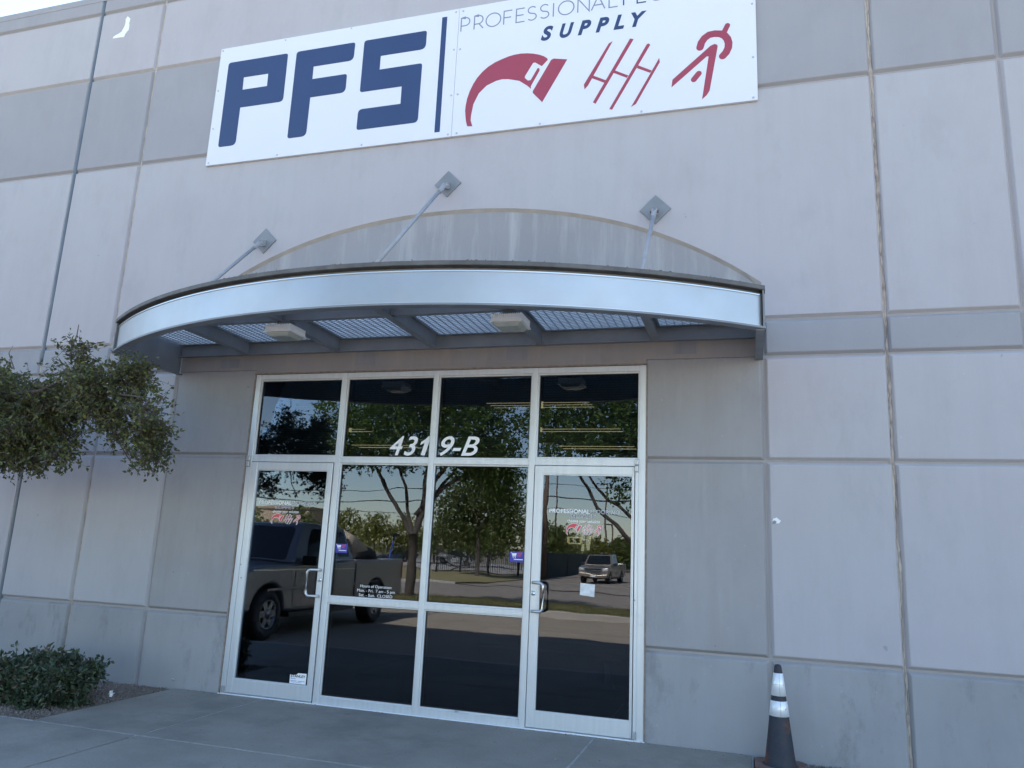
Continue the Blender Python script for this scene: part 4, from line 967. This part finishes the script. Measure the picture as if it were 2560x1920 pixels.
crown('foliage', TL, 6600, 10, .039, .13, MT['leaf_thorn'], t, 11, MT['twig'], .15, .55, .0024, .1, clumps=230, crad=(.06, .14))
# -- low shrub in the bed
t = empty('low_shrub', (-5.72, -.92, -.02), 'low dark green shrub growing in the gravel bed below the left wall', 'shrub')
limbs('branches', [([(-5.72,-.92,-.05),(-5.72+dx*.5,-.92+dy*.5,.18),(-5.72+dx,-.92+dy,h_)], .012, .004) for dx, dy, h_ in ((-.3,.0,.3),(.28,-.1,.3),(.0,.2,.4),(.1,-.3,.25),(-.2,-.25,.25),(.4,.05,.22))], t, MT['twig'], 6)
crown('foliage', [(-5.62,-.92,.17,.36,.34,.18), (-5.58,-.90,.28,.13,.15,.09), (-5.38,-.98,.13,.22,.24,.17), (-5.95,-.92,.14,.30,.32,.15), (-5.30,-.93,.20,.13,.16,.11), (-6.1,-.85,.12,.26,.3,.12), (-5.75,-1.08,.09,.42,.22,.14), (-5.45,-1.12,.08,.24,.16,.11), (-5.95,-1.1,.1,.3,.2,.13)], 1500, 11, .050, .09, MT['leaf_shrub'], t, 21, MT['twig'], .35, .6, .0025, clumps=80, crad=(.05, .11))

# ================================================================== WHAT THE GLASS REFLECTS (behind the camera)
def grass_blades(name, x0, x1, y0, y1, z, n, h, seed, label):
    rg = np.random.default_rng(seed); V = []; F = []
    for i in range(n):
        x, y = rg.uniform(x0, x1), rg.uniform(y0, y1); a = rg.uniform(0, 6.28); w_ = .012; hh_ = h*rg.uniform(.5, 1.3); k = len(V)
        V += [(x-w_*math.cos(a), y-w_*math.sin(a), z), (x+w_*math.cos(a), y+w_*math.sin(a), z), (x+rg.uniform(-.04, .04), y+rg.uniform(-.04, .04), z+hh_)]; F.append((k, k+1, k+2))
    me = bpy.data.meshes.new(name); me.from_pydata(V, [], F); me.materials.append(leafmat('grass_blade_colours', [(.20, .18, .07), (.12, .14, .04), (.27, .24, .12)], .2) if 'grass_blade_colours' not in bpy.data.materials else bpy.data.materials['grass_blade_colours'])
    o = bpy.data.objects.new(name, me); COL.objects.link(o); tag(o, label, 'grass', kind='stuff')
grass_blades('grass', -16, 4, -13.94, -12.08, 0.0, 26000, .07, 3, 'dry grass on the strip between parking lot and street')
# tree A (forked trunk)
t = empty('street_tree', (-8.68, -13.05, 0), 'broad street tree with a forked trunk on the grass strip, seen in the glass', 'tree', 'trees on the grass strip')
limbs('trunk', [([(-8.66,-13.05,-.05),(-8.67,-13.05,.05),(-8.66,-13.05,.5),(-8.65,-13.05,1.1),(-8.70,-13.05,1.7)], .14, .115)], t, MT['bark'], 12)
limbs('branches', [([(-8.70,-13.05,1.6),(-8.95,-13.1,2.0),(-9.33,-13.1,2.56),(-9.75,-13.1,3.1),(-10.1,-13.1,3.6),(-10.6,-13.2,4.4)], .075, .03),
    ([(-8.68,-13.05,1.6),(-8.88,-13.1,2.3),(-8.95,-13,2.9),(-9.15,-12.9,3.5),(-9.3,-12.8,4.6)], .065, .02), ([(-8.66,-13.05,1.65),(-8.55,-13.1,2.1),(-8.44,-13.1,2.6),(-8.45,-13.2,3.4),(-8.3,-13.3,5)], .075, .03),
    ([(-8.62,-13.05,1.75),(-8.3,-13,2.4),(-7.9,-13,2.9),(-7.2,-13,3.3),(-6.4,-13,3.45)], .07, .02), ([(-8.5,-13.1,2.3),(-8.1,-13,3.1),(-7.4,-12.8,3.9),(-6.8,-12.7,4.8)], .07, .02), ([(-8.6,-13,2.2),(-8.0,-13.6,3.2),(-7.4,-14.1,4.2)], .06, .02)], t, MT['bark'])
crown('foliage', [(-8.6,-13.1,5.0,2.3,2.2,1.5), (-10.4,-13.1,4.6,1.3,1.7,1.1), (-6.9,-13,4.5,1.2,1.7,1.0), (-6.3,-13,3.65,.75,1.1,.55), (-8.0,-13,6.0,2.2,2,1.2), (-7.1,-12.9,3.55,.7,.9,.35), (-9.7,-13.1,3.75,.8,1.,.4), (-11.0,-13.2,4.0,.7,1,.5), (-6.35,-13,3.0,.35,.5,.35)], 5200, 8, .115, .30, MT['leaf_tree'], t, 31, None, .1, .55)
# tree B, limb leaning left
t = empty('street_tree', (-1.4, -12.95, 0), 'street tree with long leaning limbs on the grass strip, seen in the right door', 'tree', 'trees on the grass strip')
limbs('trunk', [([(-1.45,-12.95,-.05),(-1.5,-12.95,.4),(-1.75,-12.98,.9),(-2.3,-13,1.3)], .15, .10)], t, MT['bark'], 12)
limbs('branches', [([(-2.2,-13,1.25),(-2.80,-13,1.65),(-3.20,-13,2.09),(-3.65,-13,2.5),(-3.88,-13,2.94),(-4.14,-13,3.35),(-4.6,-13,4.2)], .065, .03),
    ([(-1.9,-13,1.1),(-2.4,-13,1.9),(-2.82,-13,2.37),(-3.08,-13,2.57),(-3.38,-13,2.68),(-3.66,-13,2.97),(-3.92,-13,3.4),(-4.2,-13.1,4.6)], .05, .025), ([(-3.08,-13,2.57),(-3.07,-13,2.85),(-3.09,-13,3.1)], .025, .01), ([(-1.6,-12.95,.7),(-1.2,-12.8,1.9),(-.9,-12.8,3.4),(-1.1,-12.8,4.8)], .12, .04)], t, MT['bark'])
crown('foliage', [(-3.6,-13,5.1,1.9,1.9,1.3), (-2.2,-13,5.2,2.0,2,1.5), (-4.6,-13,4.3,.9,1.2,.7), (-3.1,-13,4.1,1.3,1.4,.5), (-.8,-13,4.6,1.6,1.8,1.3), (-3.0,-13,3.1,.32,.4,.35), (-2.75,-13,2.8,.22,.3,.25), (-3.42,-13,3.2,.18,.2,.15), (-5.1,-13,4.9,.7,.9,.6)], 4200, 8, .115, .30, MT['leaf_tree'], t, 32, None, .1, .55)
for (x, y, z) in ((-3.67,-13,2.75), (-3.25,-13,2.25), (-2.95,-13,1.95), (-3.4,-13,2.75), (-3.95,-13,3.1)):
    pass
# tree C across the street
t = empty('street_tree', (-17.15, -43, -.5), 'bushy tree beside the black iron fence across the street', 'tree', 'trees across the street')
limbs('trunk', [([(-17.15,-43,-.6),(-17.2,-43,1.0),(-17.24,-43,2.4),(-17.3,-43,2.9)], .17, .14)], t, MT['bark'], 10)
limbs('branches', [([(-17.25,-43,2.4),(-16.7,-43,3.1),(-16.3,-43,3.9),(-16.3,-43,4.7),(-16.4,-43,6)], .16, .05), ([(-17.3,-43,2.9),(-17.8,-43,3.6),(-18.3,-43,4.4),(-18.6,-43,5.4)], .13, .04), ([(-17.3,-43,2.8),(-17.5,-42.6,4),(-17.4,-42.4,6)], .10, .03)], t, MT['bark'])
crown('foliage', [(-17,-43,5.2,2.6,2.2,1.9), (-15.4,-43,3.8,1.7,1.6,1.6), (-18.8,-43,4.2,1.4,1.5,1.0), (-19.3,-43,3.0,1.3,1.3,.7), (-15.2,-42.6,2.3,1.5,1.3,1.0), (-18,-43.4,2.5,1.6,1.2,.8), (-16.4,-43,6.8,1.7,1.6,1.0)], 2600, 9, .20, .5, MT['leaf_far'], t, 33, None, .1, .5)
# far trees
fars = [(-42.2,-70,2.0,4.6,2), (-38.0,-69,2.1,4.4,3), (-35.2,-71,2.2,4.3,3), (-31.5,-70,2.0,4.1,0), (-28.0,-71,2.2,3.7,0), (-25.0,-69,2.1,3.8,1), (-20.3,-72,2.0,4.2,1), (-17.9,-70,1.8,3.6,1), (-15.9,-76,1.6,2.9,3), (-13.6,-80,1.7,2.9,1), (-11.4,-78,1.6,2.5,0), (-46.5,-68,2.4,4.9,1), (-51.5,-66,2.3,4.5,0), (-9.2,-85,1.8,2.6,2)]
names = ['left end of the far row', 'bare-topped far tree left of the gap', 'yellow-green far tree right of the gap', 'far tree behind the pickup bed', 'far tree behind the blue car']
for i, (x, y, r_, h_, k) in enumerate(fars):
    lb = ['second yellowish tree from the left of the gap in the far row', 'yellow-green tree left of the gap in the far row', 'yellow-green tree right of the gap in the far row', 'dull green tree behind the forked trunk in the glass', 'dull green tree above the white car in the glass', 'dark green tree behind the middle of the iron fence', 'dark tree left of the utility pole in the glass', 'dark tree just right of the utility pole in the glass', 'bright small tree above the screened fence in the glass', 'small dark tree over the parked brown pickup', 'small dull tree near the red brick building', 'tree in front of the tan building, nearest the gap', 'tree in front of the tan building, farther left', 'faint small tree at the right end of the far row'][i]
    t = empty('far_tree', (x, y, -.55), lb, 'tree', 'far trees beyond the street')
    limbs('trunk', [([(x,y,-.65),(x,y,.6),(x+.1,y,h_*.5)], .16, .10)], t, MT['bark'], 8)
    crown('foliage', [(x, y, h_*.55, r_, r_*.8, h_*.42), (x-r_*.5, y, h_*.42, r_*.7, r_*.7, h_*.30), (x+r_*.5, y, h_*.45, r_*.7, r_*.7, h_*.32), (x+.2, y, h_*.80, r_*.5, r_*.5, h_*.2)], 420, 7, .30, .6, MT['leaf_far2'] if k in (2, 3) else MT['leaf_far'], t, 50+i, None, .1, .5)
# far buildings
t = empty('tan_building', (-75, -92, -.55), 'long low tan building beyond the trees at the left of the glass', 'building')
MB().box(-105, -59, -97, -90, -.6, 5.4).build('wall', plain('tan_render', (.42, .30, .19), .9, var=.08), t); MB().box(-105.2, -58.8, -97.2, -89.8, 5.4, 5.75).build('parapet', plain('tan_coping', (.36, .25, .16), .9), t)
t = empty('brick_building', (-16, -125, -.55), 'low red brick building far beyond the screened fence', 'building')
MB().box(-21.5, -8, -140, -122, -.6, 3.3).build('wall', plain('red_brick', (.20, .07, .05), .9, var=.2, vscale=3), t); MB().box(-21.6, -7.9, -140.1, -121.9, 3.3, 3.5).build('parapet', plain('dark_coping', (.12, .05, .04), .9), t)
t = empty('white_building', (-30, -128, -.55), 'pale flat-roofed building beside the red brick one', 'building')
MB().box(-27, -21.6, -140, -124, -.6, 3.2).build('wall', plain('white_render', (.6, .6, .58), .9), t); MB().box(-27.1, -21.55, -140.1, -123.9, 3.2, 3.35).build('parapet', plain('white_coping', (.5, .5, .48), .9), t)
# poles and wires
def pole(name, x, y, z0, z1, r0, r1, mat, label, cat, arm=None):
    t = empty(name, (x, y, z0), label, cat); MB().tube([(x, y, z0-.2), (x, y, z1)], [r0, r1], 10).build('shaft', mat, t)
    if arm: MB().box(x-arm, x+arm, y-.06, y+.06, z1-.5, z1-.38).build('crossarm', mat, t)
    return t
pole('utility_pole', -13.75, -47, -.55, 9.6, .20, .14, MT['wood_pole'], 'brown wooden utility pole at the fence corner, seen in the right door', 'utility pole', 1.1)
for x, h_, y, lb in ((-21.0, 12, -80, 'tallest thin light pole just right of the utility pole'), (-15.25, 9.2, -80, 'light pole with a short arm above the brown pickup'), (-14.6, 4.3, -80.5, 'shortest light pole beside the red brick building')):
    t = pole('light_pole', x, y, -.55, h_, .11, .08, MT['wood_pole'], lb, 'light pole'); MB().box(x-.7, x+.05, y-.1, y+.1, h_-.15, h_).build('lamp_head', MT['iron'], t); t['group'] = 'light poles in the far lot'
for i, (za, zb_, yy, r_) in enumerate(((4.15, 4.85, -46.9, .045), (5.0, 5.6, -46.9, .025), (3.3, 3.7, -47.1, .025))):
    pts = []
    for k in range(41):
        x = -90+k*110/40; tt = (x+90)/110; seg_ = ((x+13.75) % 38)/38; pts.append((x, yy, 5.25+i*.0+(za-4.15)*1.0-.9*4*seg_*(1-seg_)+.0*tt))
    o = MB().tube(pts, r_, 5).build('power_line', MT['iron']); tag(o, ['thickest dark overhead cable above the fence', 'upper thin overhead cable on the utility pole', 'lowest thin overhead cable on the utility pole'][i], 'cable')
# iron fence
t = empty('iron_fence', (-18.5, -48.6, -.5), 'black iron picket fence with a braced gate frame across the street', 'fence')
mb = MB(); x = -22.4
while x < -13.9: mb.box(x-.015, x+.015, -48.615, -48.585, -.48, 1.0); x += .15
mb.build('pickets', MT['iron'], t)
MB().box(-22.4, -13.9, -48.63, -48.57, .82, .87).box(-22.4, -13.9, -48.63, -48.57, -.38, -.33).build('rails', MT['iron'], t)
for x in (-22.4, -20.5, -18.2, -16.0): MB().box(x-.06, x+.06, -48.66, -48.54, -.55, 1.08).build('post', MT['iron'], t)
MB().tube([(-22.3,-48.5,.5),(-20.5,-48.5,-.1),(-18.9,-48.5,.0)], .04, 6).tube([(-21.5,-48.5,-.4),(-20.1,-48.5,.2)], .04, 6).build('gate_brace', MT['iron'], t)
# screened fence going away
t = empty('screened_fence', (-14.1, -49, -.5), 'dark green screened fence running away behind the brown pickup', 'fence')
a, b_ = Vector((-14.0, -48.8)), Vector((-15.4, -190)); 
MB().add([(a.x,a.y,-.55),(b_.x,b_.y,-.55),(b_.x,b_.y,1.28),(a.x,a.y,1.28),(a.x-.03,a.y,-.55),(b_.x-.03,b_.y,-.55),(b_.x-.03,b_.y,1.28),(a.x-.03,a.y,1.28)], [(0,1,2,3),(4,7,6,5),(3,2,6,7),(0,4,5,1),(0,3,7,4),(1,5,6,2)]).build('screen', MT['screen'], t)
for k in range(20):
    q = a+(b_-a)*k/20; MB().tube([(q.x+.05, q.y, -.6), (q.x+.05, q.y, 1.4)], .03, 6).build('post', MT['iron'], t)
# far end of the driveway closed by the same fence
t = empty('screened_fence', (-7, -100, -.5), 'dark screened fence closing the far end of the drive', 'fence')
MB().box(-14.5, 30, -100.05, -100, -.55, 1.35).build('screen', MT['screen'], t); MB().box(-14.5, 30, -100.0, -99.94, 1.3, 1.36).build('rails', MT['iron'], t)

# ---- vehicles
MT['rim'] = plain('dull_alloy_rim', (.30, .31, .33), .3, .8, var=.3, vscale=10)
def arch(cy, r_, z0=.40, n=10): return [(cy+r_*math.cos(math.pi*k/n), max(z0, .38)+r_*math.sin(math.pi*k/n)) for k in range(n+1)]
def wheel(parent, x, y, r_, w_, side):
    mb = MB(); s = side
    mb.lathe([(r_*.60, -w_/2), (r_*.94, -w_/2), (r_, -w_/2+.03), (r_, w_/2-.03), (r_*.94, w_/2), (r_*.60, w_/2), (r_*.60, -w_/2)], (x, y, r_), ax=0, n=28)
    wh = MB().lathe([(0, -.06), (.07, -.06), (.07, .06), (0, .06)], (x, y, r_), ax=0, n=12).build('wheel', MT['iron'], parent)
    mb.build('tyre', MT['black'], wh)
    mb = MB(); xo = x+s*(w_/2-.035)
    for k in range(6):
        a = k*math.pi/3; ca, sa = math.cos(a), math.sin(a); p = lambda u, v: (y+u*ca-v*sa, r_+u*sa+v*ca)
        poly = [p(.05, -.05), p(r_*.60, -.045), p(r_*.60, .045), p(.05, .05)]
        mb.prism(poly, min(xo, xo+s*.03), max(xo, xo+s*.03), ax=0)
    mb.lathe([(r_*.50, -.05), (r_*.60, -.05), (r_*.61, .05), (r_*.55, .05), (r_*.50, -.05)], (x+s*(w_/2-.05), y, r_), ax=0, n=28)
    mb.lathe([(0, -.015), (.075, -.015), (.075, .015), (0, .015)], (xo+s*.02, y, r_), ax=0, n=14)
    mb.build('rim', MT['rim'], wh)
def pickup(name, label, cat, paintm, loc, rz, grille_chrome=True):
    t = bpy.data.objects.new(name, None); COL.objects.link(t); ORG[t] = Vector((0,0,0)); tag(t, label, cat)
    fa, ra, ar, wr = 1.82, -1.80, .455, .385
    prof = [(-.90, .50)] + [(-.90, 1.20), (1.15, 1.16), (2.05, 1.12), (2.62, 1.03), (2.72, .92), (2.74, .62), (2.55, .46), (fa+ar, .42)] + arch(fa, ar)[1:-1] + [(fa-ar, .42), (fa-ar-.08, .40), (-.90, .40)]
    def clean(p): 
        out = []
        for q in p:
            if not out or (abs(q[0]-out[-1][0])+abs(q[1]-out[-1][1])) > 1e-4: out.append(q)
        return out
    MB().prism(clean(prof[1:]), -.99, .99, ax=0).build('body', paintm, t, bevel=.045, seg=3)
    # bed
    bedp = clean([(-.92, .40), (-.92, 1.22), (-2.98, 1.24), (-3.0, .52), (ra-ar, .42)] + list(reversed(arch(ra, ar)))[1:-1] + [(ra+ar, .42)])
    mb = MB(); mb.prism(bedp, .90, .99, ax=0).prism(bedp, -.99, -.90, ax=0).box(-.90, .90, -3.0, -2.93, .55, 1.24).box(-.90, .90, -2.93, -.93, .72, .78).box(-.90, .90, -.97, -.92, .55, 1.22)
    mb.build('cargo_bed', paintm, t, bevel=.025, seg=2)
    # cab frustum
    zb_, zt_ = 1.15, 1.82
    B = [(-.95,-.93),(.95,-.93),(.95,1.22),(-.95,1.22)]; T_ = [(-.75,-.80),(.75,-.80),(.75,.66),(-.75,.66)]
    mb = MB(); mb.add([(a, b_, zb_) for a, b_ in B]+[(a, b_, zt_) for a, b_ in T_], [(0,3,2,1),(4,5,6,7),(0,1,5,4),(1,2,6,5),(2,3,7,6),(3,0,4,7)]); mb.build('cab', paintm, t, bevel=.07, seg=4)
    def onface(p0, p1, p2, p3, us, name, mat, off=.006):
        P = [Vector(p) for p in (p0, p1, p2, p3)]; nrm = (P[1]-P[0]).cross(P[3]-P[0]).normalized()
        def at(u, v): return (P[0]*(1-u)+P[1]*u)*(1-v)+(P[3]*(1-u)+P[2]*u)*v
        c0 = sum(P, Vector())/4; 
        if nrm.dot(c0-Vector((0, .1, 1.4))) < 0: nrm = -nrm
        poly = [at(u, v)+nrm*off for u, v in us]; back = [at(u, v)-nrm*.02 for u, v in us]; n = len(poly)
        mb = MB(); mb.add([tuple(p) for p in poly+back], [tuple(range(n)), tuple(range(2*n-1, n-1, -1))]+[(i, (i+1) % n, n+(i+1) % n, n+i) for i in range(n)]); mb.build(name, mat, t)
    b3 = lambda i: (*B[i], zb_); t3 = lambda i: (*T_[i], zt_)
    rr = lambda a, b_, c_, d_, e=.03: [(a+e, c_), (b_-e, c_), (b_, c_+e*2), (b_, d_-e*2), (b_-e, d_), (a+e, d_), (a, d_-e*2), (a, c_+e*2)]
    onface(b3(2), b3(3), t3(3), t3(2), rr(.07, .93, .08, .90), 'windshield', MT['carglass'])
    onface(b3(0), b3(1), t3(1), t3(0), rr(.12, .88, .15, .88), 'rear_window', MT['carglass'])
    for i, j in ((1, 2), (3, 0)):
        if i == 1: a1, a2 = (.08, .30), (.335, .80)
        else: a1, a2 = (.70, .92), (.20, .665)
        onface(b3(i), b3(j), t3(j), t3(i), rr(*a1, .16, .86), 'side_window', MT['carglass'])
        onface(b3(i), b3(j), t3(j), t3(i), rr(*a2, .16, .86), 'side_window', MT['carglass'])
    for s in (-1, 1):
        xo = s*.992
        mb = MB()
        for y in (1.12, -.12): mb.box(min(xo, xo+s*.003), max(xo, xo+s*.003), y-.006, y+.006, .50, 1.13)
        mb.box(min(xo, xo+s*.003), max(xo, xo+s*.003), -.13, 1.13, .46, .472)
        mb.build('door_gap', MT['black'], t)
        MB().box(min(xo, xo+s*.012), max(xo, xo+s*.012), -.9, 1.9, .74, .78).build('side_moulding', paintm, t, bevel=.004)
        MB().box(min(xo, xo+s*.008), max(xo, xo+s*.008), -.88, 2.3, 1.045, 1.06).build('chrome_strip', MT['chrome'], t)
        MB().box(min(xo, xo+s*.03), max(xo, xo+s*.03), -.02, .14, .93, .96).build('door_handle', MT['chrome'], t, bevel=.005)
        MB().box(min(s*.95, s*1.22), max(s*.95, s*1.22), .82, .90, 1.12, 1.30).build('mirror', MT['black'], t, bevel=.02)
        MB().box(min(s*.62, s*.965), max(s*.62, s*.965), 2.60, 2.735, .86, 1.00).build('headlight', plain('headlight_lens', (.7, .72, .74), .12, .3) if 'headlight_lens' not in bpy.data.materials else bpy.data.materials['headlight_lens'], t, bevel=.02)
        MB().box(min(s*.90, s*.996), max(s*.90, s*.996), -3.012, -2.93, .82, 1.16).build('taillight', plain('taillight_lens', (.35, .02, .02), .2) if 'taillight_lens' not in bpy.data.materials else bpy.data.materials['taillight_lens'], t, bevel=.015)
        for y in (fa, ra): wheel(t, s*.865, y, wr, .26, s)
        MB().box(min(s*.70, s*.985), max(s*.70, s*.985), -.92, 1.2, .30, .39).build('running_board', MT['iron'], t)
    gr = MB().box(-.55, .55, 2.68, 2.765, .76, 1.02).build('grille', MT['iron'], t, bevel=.01)
    mb = MB(); mb.box(-.58, .58, 2.70, 2.775, .995, 1.03).box(-.58, .58, 2.70, 2.775, .745, .775).box(-.58, -.55, 2.70, 2.775, .775, .995).box(.55, .58, 2.70, 2.775, .775, .995).box(-.55, .55, 2.755, 2.772, .83, .85).box(-.55, .55, 2.755, 2.772, .90, .92)
    mb.build('grille_trim', MT['chrome'], gr)
    MB().box(-.96, .96, 2.66, 2.84, .44, .68).build('bumper', MT['chrome'] if grille_chrome else paintm, t, bevel=.03)
    MB().box(-.96, .96, -3.14, -3.0, .46, .66).build('bumper', MT['chrome'], t, bevel=.03)
    MB().box(-.17, .17, 2.841, 2.850, .50, .61).build('number_plate', MT['vinyl_white'], t)
    MB().box(-.45, .45, -2.9, 2.5, .36, .66).box(-.75, .75, -2.2, -1.4, .34, .44).box(-.75, .75, 1.4, 2.2, .34, .44).build('chassis', MT['iron'], t)
    t.location = loc; t.rotation_euler = (0, 0, rz); return t
silver = paint('silver_grey_paint', (.22, .22, .23)); tan = paint('bronze_paint', (.30, .25, .20))
pickup('pickup_truck', 'grey pickup truck parked nose to the entrance, reflected in the left door', 'pickup truck', silver, (-8.15, -6.22, -.15), 0)
pickup('pickup_truck', 'bronze pickup truck at the street exit, reflected in the right door', 'pickup truck', tan, (-9.2, -45.0, -.53), R(2), False)
# load in the bed of the near truck
t = empty('canvas_roll', (-7.5, -7.3, .65), 'beige canvas cone-shaped roll leaning in the pickup bed', 'roll')
MB().tube([(-7.62,-7.22,1.40),(-7.58,-7.50,1.36),(-7.45,-8.10,1.25)], [.26, .21, .01], 14).build('canvas', plain('beige_canvas', (.62, .50, .38), .9), t)
t = empty('spare_tyre', (-7.6, -8.2, .65), 'black spare tyre standing upright in the pickup bed', 'tyre')
mb = MB(); mb.lathe([(.36, -.12), (.55, -.13), (.59, -.06), (.59, .06), (.55, .13), (.36, .12), (.36, -.12)], (-7.72, -8.42, .72), ax=0, n=30); mb.build('tread', MT['black'], t)
t = empty('push_broom', (-7.3, -8.6, .65), 'blue-handled push broom sticking up from the pickup bed', 'broom')
MB().tube([(-7.35,-8.72,.64),(-7.35,-9.04,1.55)], .016, 8).build('handle', plain('blue_handle', (.03, .08, .45), .4), t)
MB().box(-7.39, -7.31, -9.25, -8.88, 1.55, 1.60).build('head', MT['black'], t)
# far cars
def car(label, paintm, loc, rz):
    t = bpy.data.objects.new('parked_car', None); COL.objects.link(t); ORG[t] = Vector((0,0,0)); tag(t, label, 'car')
    prof = [(-2.2,.45),(-2.25,.80),(-2.1,.95),(-1.4,.98),(1.1,.93),(1.9,.82),(2.2,.68),(2.2,.35),(1.72,.33)]+[(1.35+.34*math.cos(math.pi*k/8), .33+.34*math.sin(math.pi*k/8)) for k in range(1, 8)]+[(1.0,.28),(-1.0,.28)]+[(-1.35+.34*math.cos(math.pi*k/8), .33+.34*math.sin(math.pi*k/8)) for k in range(1, 8)]+[(-1.72,.33)]
    MB().prism(prof, -.88, .88, ax=0).build('body', paintm, t, bevel=.05, seg=3)
    mb = MB(); mb.add([(-.78,-1.5,.95),(.78,-1.5,.95),(.78,.95,.92),(-.78,.95,.92),(-.62,-.95,1.40),(.62,-.95,1.40),(.62,.25,1.42),(-.62,.25,1.42)], [(0,3,2,1),(0,1,5,4),(1,2,6,5),(2,3,7,6),(3,0,4,7)]); mb.build('windows', MT['carglass'], t, bevel=.03)
    MB().box(-.62, .62, -.98, .28, 1.40, 1.44).build('roof', paintm, t, bevel=.015)
    for s in (-1, 1):
        for y in (-1.35, 1.35): wheel(t, s*.78, y, .31, .2, s)
        MB().box(min(s*.5, s*.84), max(s*.5, s*.84), 2.15, 2.21, .58, .70).build('headlight', bpy.data.materials['headlight_lens'], t, bevel=.01)
    t.location = loc; t.rotation_euler = (0, 0, rz)
car('white car parked under the trees behind the iron fence', paint('white_car_paint', (.75, .76, .78), 0), (-30.9, -75, -.55), R(78))
car('dark blue car parked in the far lot, seen above the pickup bed', paint('blue_car_paint', (.02, .05, .12), .3), (-38.0, -75, -.55), R(92))
